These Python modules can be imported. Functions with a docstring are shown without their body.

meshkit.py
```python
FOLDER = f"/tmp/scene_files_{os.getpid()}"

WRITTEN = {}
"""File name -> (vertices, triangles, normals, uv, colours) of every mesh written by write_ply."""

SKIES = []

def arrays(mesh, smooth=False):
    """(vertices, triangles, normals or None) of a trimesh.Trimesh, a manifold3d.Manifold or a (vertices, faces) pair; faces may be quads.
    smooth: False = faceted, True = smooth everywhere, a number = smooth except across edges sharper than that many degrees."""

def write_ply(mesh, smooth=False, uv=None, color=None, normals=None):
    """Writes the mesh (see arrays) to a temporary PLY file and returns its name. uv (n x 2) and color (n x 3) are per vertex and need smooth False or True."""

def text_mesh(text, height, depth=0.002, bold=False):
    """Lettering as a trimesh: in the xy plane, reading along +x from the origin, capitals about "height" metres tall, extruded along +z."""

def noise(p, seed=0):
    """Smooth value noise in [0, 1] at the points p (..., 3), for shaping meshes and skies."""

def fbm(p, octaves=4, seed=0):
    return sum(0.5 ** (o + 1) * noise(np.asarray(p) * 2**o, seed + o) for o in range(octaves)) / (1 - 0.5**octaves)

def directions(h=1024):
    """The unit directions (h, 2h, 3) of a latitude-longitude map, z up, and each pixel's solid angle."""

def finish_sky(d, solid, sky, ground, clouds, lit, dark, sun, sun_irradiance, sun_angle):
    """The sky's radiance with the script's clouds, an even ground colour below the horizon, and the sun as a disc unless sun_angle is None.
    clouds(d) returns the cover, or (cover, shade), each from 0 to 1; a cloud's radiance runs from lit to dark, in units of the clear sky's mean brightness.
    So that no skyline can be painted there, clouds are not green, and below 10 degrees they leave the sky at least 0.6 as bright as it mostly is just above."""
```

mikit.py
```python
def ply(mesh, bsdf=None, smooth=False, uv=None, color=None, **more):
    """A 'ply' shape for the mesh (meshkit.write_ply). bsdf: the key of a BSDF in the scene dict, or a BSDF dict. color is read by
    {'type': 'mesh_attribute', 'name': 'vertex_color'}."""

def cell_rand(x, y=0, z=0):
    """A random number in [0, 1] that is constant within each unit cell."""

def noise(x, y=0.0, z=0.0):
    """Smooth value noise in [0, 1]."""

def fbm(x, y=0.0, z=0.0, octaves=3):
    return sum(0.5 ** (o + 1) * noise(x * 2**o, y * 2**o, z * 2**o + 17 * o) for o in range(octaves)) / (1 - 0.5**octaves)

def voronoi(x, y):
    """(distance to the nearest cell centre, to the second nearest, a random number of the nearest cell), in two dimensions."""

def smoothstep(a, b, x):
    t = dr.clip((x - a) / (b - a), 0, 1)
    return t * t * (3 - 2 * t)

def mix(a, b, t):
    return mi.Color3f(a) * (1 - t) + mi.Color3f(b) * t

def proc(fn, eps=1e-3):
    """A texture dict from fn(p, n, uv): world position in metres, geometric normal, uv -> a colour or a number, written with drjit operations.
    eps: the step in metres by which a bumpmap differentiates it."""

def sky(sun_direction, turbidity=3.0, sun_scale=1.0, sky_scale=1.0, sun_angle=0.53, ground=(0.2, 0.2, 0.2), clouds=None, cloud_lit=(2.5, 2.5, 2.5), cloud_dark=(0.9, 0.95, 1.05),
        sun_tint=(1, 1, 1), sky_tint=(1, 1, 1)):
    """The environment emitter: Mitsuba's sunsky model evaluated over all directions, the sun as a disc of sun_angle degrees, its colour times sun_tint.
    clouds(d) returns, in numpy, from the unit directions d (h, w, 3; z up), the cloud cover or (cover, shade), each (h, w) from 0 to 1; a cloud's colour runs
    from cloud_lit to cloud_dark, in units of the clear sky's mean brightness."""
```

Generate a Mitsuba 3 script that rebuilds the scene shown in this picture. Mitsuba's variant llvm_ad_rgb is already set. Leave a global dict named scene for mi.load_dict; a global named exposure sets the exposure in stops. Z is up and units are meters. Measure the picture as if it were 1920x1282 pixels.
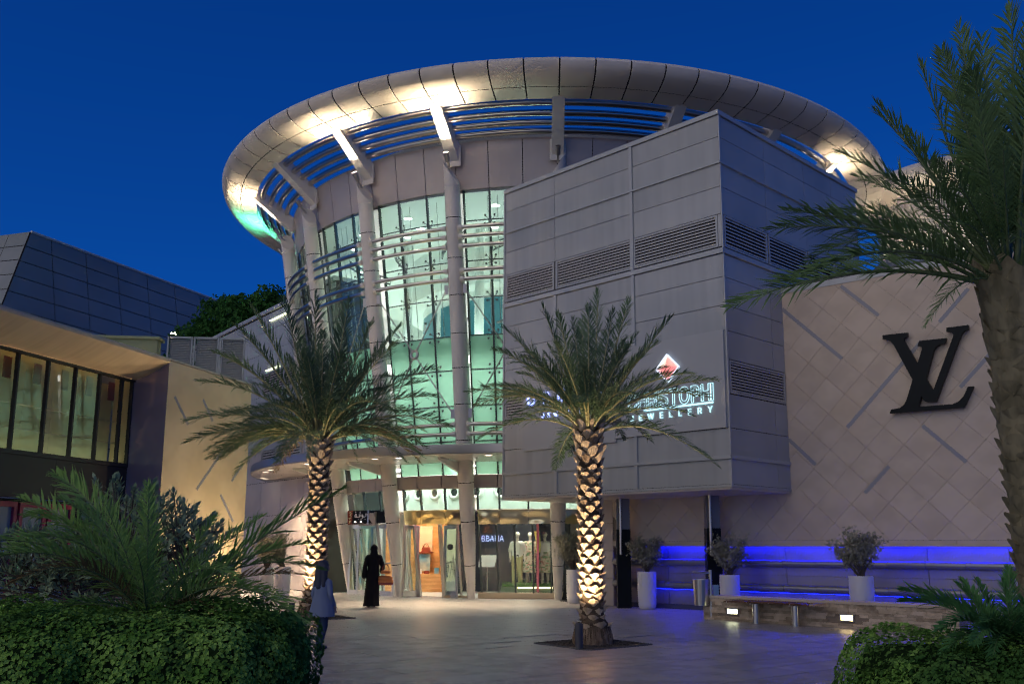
import math, random
import numpy as np
import drjit as dr
import mitsuba as mi
import mikit, meshkit
import trimesh, manifold3d
from shapely.geometry import LineString, Polygon, Point
from shapely.ops import unary_union

T = mi.ScalarTransform4f
scene, labels = {}, {}
# ------------------------------------------------------------------ camera, sky, exposure
PITCH = 0.1796
G = 1 / 16
scene['camera'] = {'type': 'perspective', 'fov': math.degrees(2 * math.atan(960 / 1750.9)), 'fov_axis': 'x',
                   'principal_point_offset_x': -0.02344, 'principal_point_offset_y': -0.04836, 'near_clip': 0.1, 'far_clip': 900.0,
                   'to_world': T().look_at(origin=[0, 0, 1.6], target=[0, math.cos(PITCH), 1.6 + math.sin(PITCH)], up=[0, 0, 1])}
scene['sky'] = mikit.sky((-0.62, -0.67, 0.42), turbidity=3, sun_scale=0.66 * G, sun_angle=80, sky_scale=1.0 * G,
                         sun_tint=(1.0, 1.0, 0.64), sky_tint=(0.04, 0.64, 2.3), ground=(0.2, 0.18, 0.16))
scene['sky']['sampling_weight'] = 6.0
exposure = 4.18         # a long night exposure: all lights below are given at picture brightness and scaled by G


# ------------------------------------------------------------------ helpers
COUNT, USED = {}, set()
def newkey(name):
    k = name
    while k in USED:
        COUNT[name] = COUNT.get(name, 0) + 1
        k = f'{name}_{COUNT[name]:03d}'
    USED.add(k); return k
def thing(name, label, cat, group=None):
    k = newkey(name)
    labels[k] = {'label': label, 'category': cat}
    if group: labels[k]['group'] = group
    return k
def obj(name, mesh, mat, parent=None, smooth=False, **more):
    k = newkey(parent + '__' + name if parent else name)
    if isinstance(mesh, MB): mesh = mesh.get()
    scene[k] = mikit.ply(mesh, mat, smooth=smooth, **more)
    return k
def tag(k, label=None, cat=None, group=None, kind=None):
    d = labels.setdefault(k, {})
    for a, b in (('label', label), ('category', cat), ('group', group), ('kind', kind)):
        if b: d[a] = b
    return k
def nrm(v):
    v = np.asarray(v, float); return v / max(np.linalg.norm(v), 1e-12)

def px(x, y, Y):
    """the point at depth Y that the photograph shows at its pixel (x, y)"""
    a, b = (x - 1005) / 1750.9, -(y - 703) / 1750.9; d = np.array([a, math.cos(PITCH) - b * math.sin(PITCH), math.sin(PITCH) + b * math.cos(PITCH)]); return d * Y / d[1] + [0, 0, 1.6]

class MB:
    """collects geometry of one part"""
    def __init__(s): s.v, s.f, s.n = [], [], 0
    def add(s, v, f):
        v = np.asarray(v, float); f = np.asarray(f, int)
        if f.ndim == 2 and f.shape[1] == 4: f = np.vstack([f[:, [0, 1, 2]], f[:, [0, 2, 3]]])
        s.v.append(v); s.f.append(f + s.n); s.n += len(v); return s
    def mesh(s, m): return s.add(m.vertices, m.faces)
    def get(s): return np.vstack(s.v), np.vstack(s.f)
    def hexa(s, P):
        """8 corners: bottom loop 0-3, top loop 4-7"""
        return s.add(P, [[0, 3, 2, 1], [4, 5, 6, 7], [0, 1, 5, 4], [1, 2, 6, 5], [2, 3, 7, 6], [3, 0, 4, 7]])
    def box(s, a, b):
        (x0, y0, z0), (x1, y1, z1) = np.minimum(a, b), np.maximum(a, b)
        return s.hexa([[x0, y0, z0], [x1, y0, z0], [x1, y1, z0], [x0, y1, z0], [x0, y0, z1], [x1, y0, z1], [x1, y1, z1], [x0, y1, z1]])
    def bar(s, p, q, w, h, up=(0, 0, 1)):
        """box along p->q, w wide (sideways), h high (towards up), centred"""
        p, q = np.asarray(p, float), np.asarray(q, float); t = nrm(q - p)
        side = nrm(np.cross(t, up)); u = np.cross(side, t)
        c = [(-w / 2, -h / 2), (w / 2, -h / 2), (w / 2, h / 2), (-w / 2, h / 2)]
        return s.hexa([p + side * a + u * b for a, b in c] + [q + side * a + u * b for a, b in c])
    def tube(s, pts, r, sides=10, caps=True):
        p = np.asarray(pts, float); n = len(p); r = np.broadcast_to(r, (n,))
        t = np.gradient(p, axis=0) if n > 2 else np.repeat([p[-1] - p[0]], n, 0)
        t /= np.linalg.norm(t, axis=1, keepdims=True) + 1e-12
        ref = np.array([0, 0, 1.0]) if abs(t[0][2]) < 0.9 else np.array([1.0, 0, 0])
        a = np.cross(t, ref); a /= np.linalg.norm(a, axis=1, keepdims=True) + 1e-12
        b = np.cross(t, a); g = np.arange(sides) * 2 * np.pi / sides
        v = p[:, None] + r[:, None, None] * (np.cos(g)[None, :, None] * a[:, None] + np.sin(g)[None, :, None] * b[:, None])
        i, j = np.meshgrid(np.arange(n - 1), np.arange(sides), indexing='ij')
        q = np.stack([i * sides + j, (i + 1) * sides + j, (i + 1) * sides + (j + 1) % sides, i * sides + (j + 1) % sides], -1).reshape(-1, 4)
        s.add(v.reshape(-1, 3), q)
        if caps:
            for e, fl in ((0, False), (n - 1, True)):
                ring = v[e]; f = [[0, (k + 1) % sides + 1, k + 1] if fl else [0, k + 1, (k + 1) % sides + 1] for k in range(sides)]
                s.add(np.vstack([[p[e]], ring]), f)
        return s
    def lathe(s, prof, c=(0, 0, 0), sides=24, a0=0.0, a1=2 * np.pi, wob=None):
        prof = np.asarray(prof, float); full = abs(a1 - a0 - 2 * np.pi) < 1e-6
        m = sides if full else sides + 1
        g = a0 + (a1 - a0) * np.arange(m) / sides
        R = prof[:, 0][:, None] * np.ones(m)[None]
        if wob is not None: R = R * wob(prof[:, 1][:, None], g[None])
        v = np.stack([c[0] + R * np.cos(g), c[1] + R * np.sin(g), c[2] + prof[:, 1][:, None] + 0 * g[None]], -1)
        i, j = np.meshgrid(np.arange(len(prof) - 1), np.arange(m if full else m - 1), indexing='ij')
        q = np.stack([i * m + j, i * m + (j + 1) % m, (i + 1) * m + (j + 1) % m, (i + 1) * m + j], -1).reshape(-1, 4)
        return s.add(v.reshape(-1, 3), q)
    def grid(s, P):
        """P: (n, m, 3) surface"""
        P = np.asarray(P, float); n, m = P.shape[:2]
        i, j = np.meshgrid(np.arange(n - 1), np.arange(m - 1), indexing='ij')
        q = np.stack([i * m + j, i * m + j + 1, (i + 1) * m + j + 1, (i + 1) * m + j], -1).reshape(-1, 4)
        return s.add(P.reshape(-1, 3), q)
    def shell(s, P, N, t):
        """surface grid P thickened by t against its normal N (n,m,3)"""
        P, N = np.asarray(P, float), np.asarray(N, float); Q = P - N * t
        s.grid(P); s.grid(Q[:, ::-1])
        for A, B in ((P[0], Q[0]), (Q[-1], P[-1]), (Q[:, 0], P[:, 0]), (P[:, -1], Q[:, -1])):
            s.grid(np.stack([B, A]))
        return s
    def disc(s, c, n, r, sides=16):
        n = nrm(n); a = nrm(np.cross(n, [0, 0, 1] if abs(n[2]) < .9 else [1, 0, 0])); b = np.cross(n, a)
        g = np.arange(sides) * 2 * np.pi / sides
        v = np.vstack([[c], np.asarray(c) + r * (np.cos(g)[:, None] * a + np.sin(g)[:, None] * b)])
        return s.add(v, [[0, k + 1, (k + 1) % sides + 1] for k in range(sides)])
    def extrude(s, poly, fn, d0, d1):
        """shapely polygon in (u, z), mapped by fn(u, z, depth)"""
        for g in getattr(poly, 'geoms', [poly]):
            if g.is_empty or g.area < 1e-7: continue
            m = trimesh.creation.extrude_polygon(g, 1.0, engine='earcut')
            v = np.array(m.vertices)
            s.add(np.array([fn(a, b, d0 + (d1 - d0) * c) for a, b, c in v]), np.array(m.faces))
        return s

class Frame:
    """vertical plane: origin o (x, y), direction along it, outward normal; P(u, z, depth outwards)"""
    def __init__(s, o, dirn, nrm_):
        s.o, s.d, s.n = np.array(o, float), nrm(dirn), nrm(nrm_)
    def P(s, u, z, d=0.0):
        q = s.o + s.d * u + s.n * d; return np.array([q[0], q[1], z])
    def box(s, mb, u0, u1, z0, z1, d0, d1):
        c = [(u0, d0), (u1, d0), (u1, d1), (u0, d1)]
        if np.cross(np.append(s.d, 0), np.append(s.n, 0))[2] < 0: c = c[::-1]
        return mb.hexa([s.P(u, z0, d) for u, d in c] + [s.P(u, z1, d) for u, d in c])

DC = np.array([0.653, 36.905])           # centre of the entrance rotunda
BAY = 0.312
def pol(a, r, z): return np.array([DC[0] - r * math.sin(a), DC[1] - r * math.cos(a), z])
def rc(z): return 8.459 + 0.1623 * z      # axis of the leaning columns
def rg(z): return rc(z) - 0.35            # glass
def arc_shell(mb, a0, a1, prof, thick, seg=3):
    """panel on the rotunda: profile [(r, z)], angles a0..a1 (increasing), outward normal from the profile"""
    prof = np.asarray(prof, float); aa = np.linspace(a0, a1, seg + 1)
    t = np.gradient(prof, axis=0) if len(prof) > 2 else np.repeat([prof[-1] - prof[0]], len(prof), 0)
    t /= np.linalg.norm(t, axis=1, keepdims=True); nr, nz = t[:, 1], -t[:, 0]
    P = np.array([[pol(a, r, z) for a in aa] for r, z in prof])
    N = np.array([[[-x * math.sin(a), -x * math.cos(a), y] for a in aa] for x, y in zip(nr, nz)])
    return mb.shell(P[:, ::-1], N[:, ::-1], thick)
# ------------------------------------------------------------------ materials
def mat(name, color, rough=0.5, metallic=0.0, spec=0.5, **k):
    c = color if isinstance(color, dict) else {'type': 'rgb', 'value': list(color)}
    scene[name] = {'type': 'twosided', 'bsdf': {'type': 'principled', 'base_color': c, 'roughness': rough, 'metallic': metallic, 'specular': spec, **k}}
def bumped(name, inner, fn, scale, eps=2e-3):
    b = scene.pop(inner)['bsdf']
    scene[name] = {'type': 'twosided', 'bsdf': {'type': 'bumpmap', 'arbitrary': mikit.proc(fn, eps), 'scale': scale, 'bsdf': b}}
def emit(rgb, w=0.0):
    """area emitter; w: how often the renderer picks it (0: only decor, found by chance)"""
    return {'emitter': {'type': 'area', 'radiance': {'type': 'rgb', 'value': [float(c) * G for c in rgb]}, 'sampling_weight': float(w)}}
def spot(key, origin, target, rgb, cutoff, beam, w=1.0):
    scene[key] = {'type': 'spot', 'to_world': T().look_at(origin=[float(x) for x in origin], target=[float(x) for x in target], up=[0, 1, 0.01]), 'intensity': {'type': 'rgb', 'value': [float(c) * G for c in rgb]},
                  'cutoff_angle': cutoff, 'beam_width': beam, 'sampling_weight': float(w)}
def mottled(c0, c1, s, sz=None):
    def fn(p, n, uv):
        t = mikit.fbm(p.x * s, p.y * s, p.z * (sz or s), 4)
        return mikit.mix(c0, c1, mikit.smoothstep(0.3, 0.7, t))
    return mikit.proc(fn)
mat('m_ring', mottled((0.71, 0.635, 0.52), (0.79, 0.715, 0.60), 0.8), 0.42, 0.12)
mat('m_joint', (0.035, 0.033, 0.032), 0.8)
mat('m_bracket', (0.66, 0.63, 0.57), 0.45)
mat('m_band', mottled((0.40, 0.35, 0.33), (0.46, 0.41, 0.385), 0.7), 0.45, 0.2)
mat('m_column', mottled((0.62, 0.575, 0.50), (0.69, 0.64, 0.565), 1.3), 0.42)
mat('m_chrome', (0.56, 0.54, 0.51), 0.12, 1.0)
mat('m_steel', (0.62, 0.60, 0.57), 0.28, 1.0)
mat('m_satin', (0.45, 0.43, 0.40), 0.35, 0.8)
mat('m_mullion', (0.045, 0.06, 0.06), 0.4)
def clad(p, n, uv):
    t = mikit.fbm(p.x * 0.6 + p.y * 0.6, p.x * 0.2, p.z * 0.35, 4)
    s = mikit.noise(p.x * 7 - p.y * 5, p.z * 0.5)
    return mikit.mix((0.345, 0.36, 0.35), (0.415, 0.425, 0.415), mikit.smoothstep(0.25, 0.75, t * 0.8 + s * 0.2))
def clad_tone(k):
    def fn(p, n, uv):
        streak = mikit.fbm((p.x - p.y) * 4.0, p.z * 0.25, 2.0 + k, 3)
        return clad(p, n, uv) * (0.93 + 0.05 * k) * (0.90 + 0.16 * streak)
    return fn
for k in range(3): mat(f'm_clad{k}', mikit.proc(clad_tone(k)), 0.40 + 0.03 * k, 0.15)
mat('m_clad', mikit.proc(clad), 0.42, 0.15)
mat('m_clad_trim', (0.40, 0.415, 0.41), 0.4, 0.2)
mat('m_louvre', (0.50, 0.49, 0.47), 0.4, 0.3)
mat('m_dark', (0.012, 0.013, 0.014), 0.7)
mat('m_signpanel', mottled((0.375, 0.385, 0.38), (0.415, 0.42, 0.41), 0.5), 0.5)
def limestone(p, n, uv):
    t = mikit.fbm(p.x * 3 + p.y, p.y * 3, p.z * 3, 4); b = mikit.fbm(p.x * 0.5 - p.y * 0.4, p.z * 0.45, 3.0, 3)
    c = mikit.mix((0.54, 0.45, 0.35), (0.60, 0.505, 0.40), mikit.smoothstep(0.3, 0.7, t))
    return mikit.mix(c, (0.54, 0.42, 0.28), 0.4 * mikit.smoothstep(0.5, 0.75, b))
mat('m_limestone', mikit.proc(limestone), 0.6, 0.0, 0.12)
mat('m_limestone_b', mottled((0.525, 0.435, 0.338), (0.585, 0.49, 0.385), 2.2), 0.6, 0.0, 0.12)
mat('m_limestone_c', mottled((0.548, 0.456, 0.355), (0.612, 0.513, 0.406), 1.7), 0.6, 0.0, 0.12)
mat('m_sand', mottled((0.60, 0.49, 0.31), (0.70, 0.58, 0.385), 1.1), 0.65, 0.0, 0.12)
mat('m_strip', (0.27, 0.27, 0.295), 0.55)
mat('m_black', (0.008, 0.010, 0.010), 0.35, 0.0, 0.12)
def paving(p, n, uv):
    t = mikit.fbm(p.x * 5, p.y * 5, 0.0, 4); b = mikit.fbm(p.x * 0.7, p.y * 0.45, 5.0, 3)
    c = mikit.mix((0.24, 0.222, 0.215), (0.295, 0.274, 0.263), mikit.smoothstep(0.25, 0.75, 0.55 * t + 0.45 * b))
    dx, dy = p.x * 0.8 + p.y * 0.6, p.y * 0.8 - p.x * 0.6
    row = dr.floor(dy / 0.6)
    ex = dr.abs(dx / 1.2 + row * 0.5 - dr.floor(dx / 1.2 + row * 0.5) - 0.5); ey = dr.abs(dy / 0.6 - row - 0.5)
    j = dr.maximum(mikit.smoothstep(0.494, 0.499, ex), mikit.smoothstep(0.488, 0.498, ey))
    return mikit.mix(c, (0.05, 0.045, 0.045), j * 0.85)
mat('m_paving', mikit.proc(paving), 0.42, 0.0, 0.4)
for q, (a, b) in enumerate((((0.22, 0.205, 0.20), (0.285, 0.265, 0.258)), ((0.25, 0.232, 0.224), (0.32, 0.298, 0.286)))):
    mat(f'm_slab{q}', mottled(a, b, 4.0), 0.42, 0.0, 0.4)
mat('m_grit', mottled((0.02, 0.018, 0.016), (0.09, 0.08, 0.07), 45.0), 0.9, 0.0, 0.12)
def gilded(p, n, uv):
    t = p.x * 0.231 + p.y * 0.973
    w = 0.6 * mikit.noise(t * 9.0, p.z * 1.5) + 0.4 * mikit.noise(t * 31.0, p.z * 3.0)
    return mikit.mix((0.60, 0.45, 0.29), (0.72, 0.555, 0.37), w)
mat('m_gold', mikit.proc(gilded), 0.5)
def marble(p, n, uv):
    w = mikit.fbm(p.x * 1.6, p.y * 1.6, p.z * 1.6, 4)
    v = mikit.noise(p.x * 1.1 + w * 1.6, p.y * 1.1, p.z * 0.8 + w)
    k = mikit.smoothstep(0.035, 0.0, dr.abs(v - 0.52)) * mikit.smoothstep(0.35, 0.65, w)
    return mikit.mix(mikit.mix((0.20, 0.175, 0.20), (0.31, 0.27, 0.29), w), (0.5, 0.36, 0.30), k * 0.6)
mat('m_marble', mikit.proc(marble), 0.25)
mat('m_fartile', mottled((0.24, 0.26, 0.235), (0.31, 0.325, 0.30), 0.25), 0.6, 0.0, 0.25)
mat('m_olive', (0.30, 0.33, 0.16), 0.6)
mat('m_screen', (0.30, 0.33, 0.33), 0.45, 0.3)
mat('m_pink', (0.42, 0.06, 0.11), 0.35)
mat('m_facade_dark', (0.035, 0.032, 0.03), 0.45)
scene['m_glass'] = {'type': 'thindielectric', 'specular_transmittance': {'type': 'rgb', 'value': [0.66, 0.93, 0.83]}, 'specular_reflectance': {'type': 'rgb', 'value': [0.9, 0.9, 0.9]}}
scene['m_glass_door'] = {'type': 'thindielectric', 'specular_transmittance': {'type': 'rgb', 'value': [0.84, 0.95, 0.9]}}
scene['m_glass_smoke'] = {'type': 'thindielectric', 'specular_transmittance': {'type': 'rgb', 'value': [0.50, 0.56, 0.44]}}
scene['m_frit'] = {'type': 'principledthin', 'base_color': {'type': 'rgb', 'value': [0.42, 0.80, 0.60]}, 'roughness': 0.25, 'diff_trans': 1.5, 'eta': 1.5}
def brass(p, n, uv):
    w = mikit.fbm(p.x * 1.6, p.y * 1.6, p.z * 2.5, 2)
    return w
scene['m_brass_in'] = {'type': 'twosided', 'bsdf': {'type': 'principled', 'base_color': {'type': 'rgb', 'value': [0.80, 0.70, 0.42]}, 'roughness': 0.16, 'metallic': 1.0}}
bumped('m_brass', 'm_brass_in', brass, 0.12, 5e-3)
mat('m_white', (0.78, 0.77, 0.74), 0.5)
mat('m_intwall', (0.74, 0.76, 0.74), 0.6)
mat('m_intfloor', (0.50, 0.50, 0.46), 0.2)
mat('m_navy', (0.012, 0.018, 0.035), 0.4)
mat('m_orange', mottled((0.66, 0.30, 0.10), (0.80, 0.42, 0.17), 3.0, 14.0), 0.45)
mat('m_pot', (0.60, 0.59, 0.58), 0.45)
mat('m_ledger0', mottled((0.36, 0.28, 0.19), (0.52, 0.42, 0.30), 9.0), 0.75, 0.0, 0.12)
mat('m_ledger1', mottled((0.48, 0.38, 0.26), (0.62, 0.50, 0.37), 9.0), 0.75, 0.0, 0.12)
mat('m_ledger2', mottled((0.27, 0.205, 0.14), (0.42, 0.335, 0.24), 9.0), 0.75, 0.0, 0.12)
mat('m_wood', mottled((0.10, 0.05, 0.03), (0.19, 0.10, 0.06), 14.0), 0.5, 0.0, 0.12)
mat('m_charcoal', (0.06, 0.062, 0.068), 0.5)
mat('m_bark', mottled((0.05, 0.036, 0.024), (0.13, 0.095, 0.06), 9.0), 0.9, 0.0, 0.12)
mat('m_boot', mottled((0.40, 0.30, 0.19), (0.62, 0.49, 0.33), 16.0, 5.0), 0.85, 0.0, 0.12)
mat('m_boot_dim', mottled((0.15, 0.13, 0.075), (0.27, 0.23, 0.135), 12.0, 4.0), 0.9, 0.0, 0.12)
mat('m_fibre', mottled((0.16, 0.11, 0.07), (0.36, 0.26, 0.17), 25.0, 4.0), 0.95, 0.0, 0.12)
def leafmat(name, c0, c1, trans=0.6, s=3.0, rough=0.75):
    scene[name] = {'type': 'principledthin', 'base_color': mottled(c0, c1, s), 'roughness': rough, 'diff_trans': trans, 'eta': 1.03}
leafmat('m_palm', (0.085, 0.145, 0.075), (0.165, 0.235, 0.13), 0.3, 2.5)
leafmat('m_palm_green', (0.105, 0.185, 0.065), (0.19, 0.29, 0.115), 0.35, 2.5)
leafmat('m_young', (0.13, 0.25, 0.06), (0.24, 0.40, 0.11), 0.35, 2.5)
leafmat('m_dry', (0.16, 0.11, 0.05), (0.26, 0.19, 0.09), 0.5, 5.0)
leafmat('m_cycad', (0.06, 0.17, 0.055), (0.11, 0.26, 0.08), 0.3, 4.0, 0.4)
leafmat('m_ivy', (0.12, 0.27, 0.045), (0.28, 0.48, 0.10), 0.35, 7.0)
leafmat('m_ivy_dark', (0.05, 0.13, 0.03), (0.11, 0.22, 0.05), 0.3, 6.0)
leafmat('m_greyleaf', (0.20, 0.28, 0.15), (0.34, 0.43, 0.26), 0.3, 5.0)
leafmat('m_potleaf', (0.24, 0.24, 0.17), (0.40, 0.39, 0.29), 0.3, 6.0)
leafmat('m_treeleaf', (0.03, 0.10, 0.025), (0.075, 0.20, 0.05), 0.5, 1.0)
mat('m_petiole', mottled((0.26, 0.25, 0.10), (0.42, 0.38, 0.18), 8.0), 0.5)
mat('m_petiole_green', mottled((0.07, 0.12, 0.045), (0.15, 0.19, 0.08), 8.0), 0.5)
mat('m_twig', (0.12, 0.10, 0.075), 0.8, 0.0, 0.12)
mat('m_soil', mottled((0.03, 0.024, 0.018), (0.07, 0.055, 0.04), 20.0), 0.95, 0.0, 0.12)
mat('m_concrete', mottled((0.30, 0.30, 0.30), (0.42, 0.42, 0.41), 3.0), 0.7)
mat('m_skin', (0.45, 0.29, 0.20), 0.5)
mat('m_abaya', (0.010, 0.010, 0.012), 0.8, 0.0, 0.12)
mat('m_bag', (0.62, 0.20, 0.05), 0.4)
mat('m_bag_trim', (0.25, 0.05, 0.04), 0.4)
mat('m_bluetop', (0.15, 0.19, 0.29), 0.8, 0.0, 0.12)
mat('m_jeans', (0.03, 0.05, 0.10), 0.8, 0.0, 0.12)
mat('m_hair', (0.05, 0.055, 0.075), 0.5, 0.0, 0.12)
mat('m_redsign', (0.25, 0.045, 0.02), 0.4)
mat('m_brass_sill', (0.62, 0.50, 0.36), 0.3, 0.9)
mat('m_cream', (0.75, 0.68, 0.42), 0.4)
mat('m_letter', (0.85, 0.85, 0.85), 0.4)
mat('m_teal', (0.06, 0.20, 0.26), 0.2)
mat('m_niche', (0.85, 0.55, 0.38), 0.5)
mat('m_picture', mottled((0.10, 0.25, 0.36), (0.55, 0.52, 0.42), 2.5), 0.4)
mat('m_cream2', (0.66, 0.64, 0.48), 0.5)
mat('m_platform', (0.10, 0.14, 0.08), 0.35)
mat('m_soffit', mottled((0.46, 0.42, 0.38), (0.52, 0.48, 0.43), 1.0), 0.3, 0.3)
mat('m_satin_dark', (0.20, 0.19, 0.19), 0.4, 0.5)
mat('m_joint_stone', (0.24, 0.19, 0.145), 0.9)
mat('m_basepanel', mottled((0.22, 0.20, 0.18), (0.30, 0.27, 0.245), 1.2), 0.35, 0.3)
mat('m_pipe', (0.26, 0.26, 0.27), 0.28, 0.5)
mat('m_blind', mottled((0.50, 0.48, 0.33), (0.57, 0.55, 0.39), 2.0), 0.7)
mat('m_pinkdim', (0.22, 0.06, 0.08), 0.5)
mat('m_greyglass', (0.30, 0.36, 0.36), 0.15)
mat('m_mannequin', (0.62, 0.60, 0.52), 0.35)
mat('m_shirt', (0.62, 0.66, 0.60), 0.8)
mat('m_khaki', (0.38, 0.36, 0.17), 0.8)
mat('m_yellow', (0.62, 0.60, 0.15), 0.7)
def flowers(p, n, uv):
    t = mikit.noise(p.x * 22, p.y * 22, p.z * 22); s = mikit.noise(p.x * 15 + 9, p.y * 15, p.z * 15)
    c = mikit.mix((0.55, 0.52, 0.38), (0.45, 0.16, 0.14), mikit.smoothstep(.58, .66, t)); return mikit.mix(c, (0.16, 0.26, 0.14), mikit.smoothstep(.6, .68, s))
mat('m_flower', mikit.proc(flowers), 0.8)
scene['m_leafcore'] = {'type': 'twosided', 'bsdf': {'type': 'diffuse', 'reflectance': {'type': 'rgb', 'value': [0.03, 0.06, 0.02]}}}
# ------------------------------------------------------------------ ground
g = MB(); g.grid([[[x, y, 0.0] for x in np.linspace(-260, 260, 9)] for y in np.linspace(-120, 400, 9)])
tag(obj('plaza', g, 'm_paving'), 'grey stone paved plaza in front of the mall entrance', kind='structure')
# ------------------------------------------------------------------ entrance rotunda
R = thing('entrance_rotunda', 'round glass fronted mall entrance building with leaning columns and overhanging ring roof', 'building')
# ring roof: dark carrier, two rows of panels
ring_prof = [(11.74, 14.29), (12.28, 14.385), (12.55, 14.45), (12.79, 14.56), (12.93, 14.70), (12.97, 14.84), (12.90, 14.95), (12.70, 15.03), (12.3, 15.07)]
rp = np.array(ring_prof)
mb = MB()
core = [(11.76, 14.75)] + [(r - 0.02 * (1 if r > 12.6 else 0), z + (0.022 if z < 14.8 else -0.022)) for r, z in ring_prof] + [(11.76, 14.99), (11.76, 14.75)]
mb.grid([[pol(a, r, z) for r, z in core] for a in np.linspace(-math.pi, math.pi, 121)])
ringroof = obj('ring_roof', mb, 'm_joint', R, smooth=40)
PA = BAY / 4
for k in range(-19, 28):
    a0, a1 = k * PA, (k + 1) * PA
    for row, prof in ((0, rp[:2]), (1, rp[1:])):
        pr = np.array(prof); g_ = 0.014
        d = pr[1] - pr[0]; pr[0] = pr[0] + d / np.linalg.norm(d) * (0.016 if row else 0.0)
        if not row: pr[1] = pr[1] - d / np.linalg.norm(d) * 0.016
        mb = MB(); arc_shell(mb, a0 + g_ / 12, a1 - g_ / 12 - 0.0012, pr, 0.018)
        obj('panel', mb, 'm_ring', ringroof, smooth=35)
mb = MB(); mb.grid([[pol(a, 11.735, z) for z in (14.31, 14.99)] for a in np.linspace(-math.pi, math.pi, 121)])
obj('inner_edge', mb, 'm_ring', ringroof, smooth=True)
# brackets, pipes between ring and drum
for k in range(-5, 7):
    a = k * BAY; o = pol(a, 12.12, 14.53); i = pol(a, 10.36, 13.12)
    t = nrm(o - i); up = np.cross(nrm(np.cross(t, [0, 0, 1])), t); up = up if up[2] > 0 else -up
    mb = MB(); mb.bar(i + up * 0.22, o + up * 0.22, 0.36, 0.44, up=(0, 0, 1))
    br = obj('bracket', mb, 'm_bracket', R)
    c = pol(a, 10.36, 13.15); rad = nrm(np.append(pol(a, 1, 0)[:2] - DC, 0)); sd = np.array([-rad[1], rad[0], 0])
    mb = MB(); mb.hexa([c + sd * s * 0.24 + rad * e + np.array([0, 0, z]) for z in (-0.16, 0.5) for s, e in ((-1, 0), (1, 0), (1, 0.04), (-1, 0.04))])
    obj('end_plate', mb, 'm_bracket', br)
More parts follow.
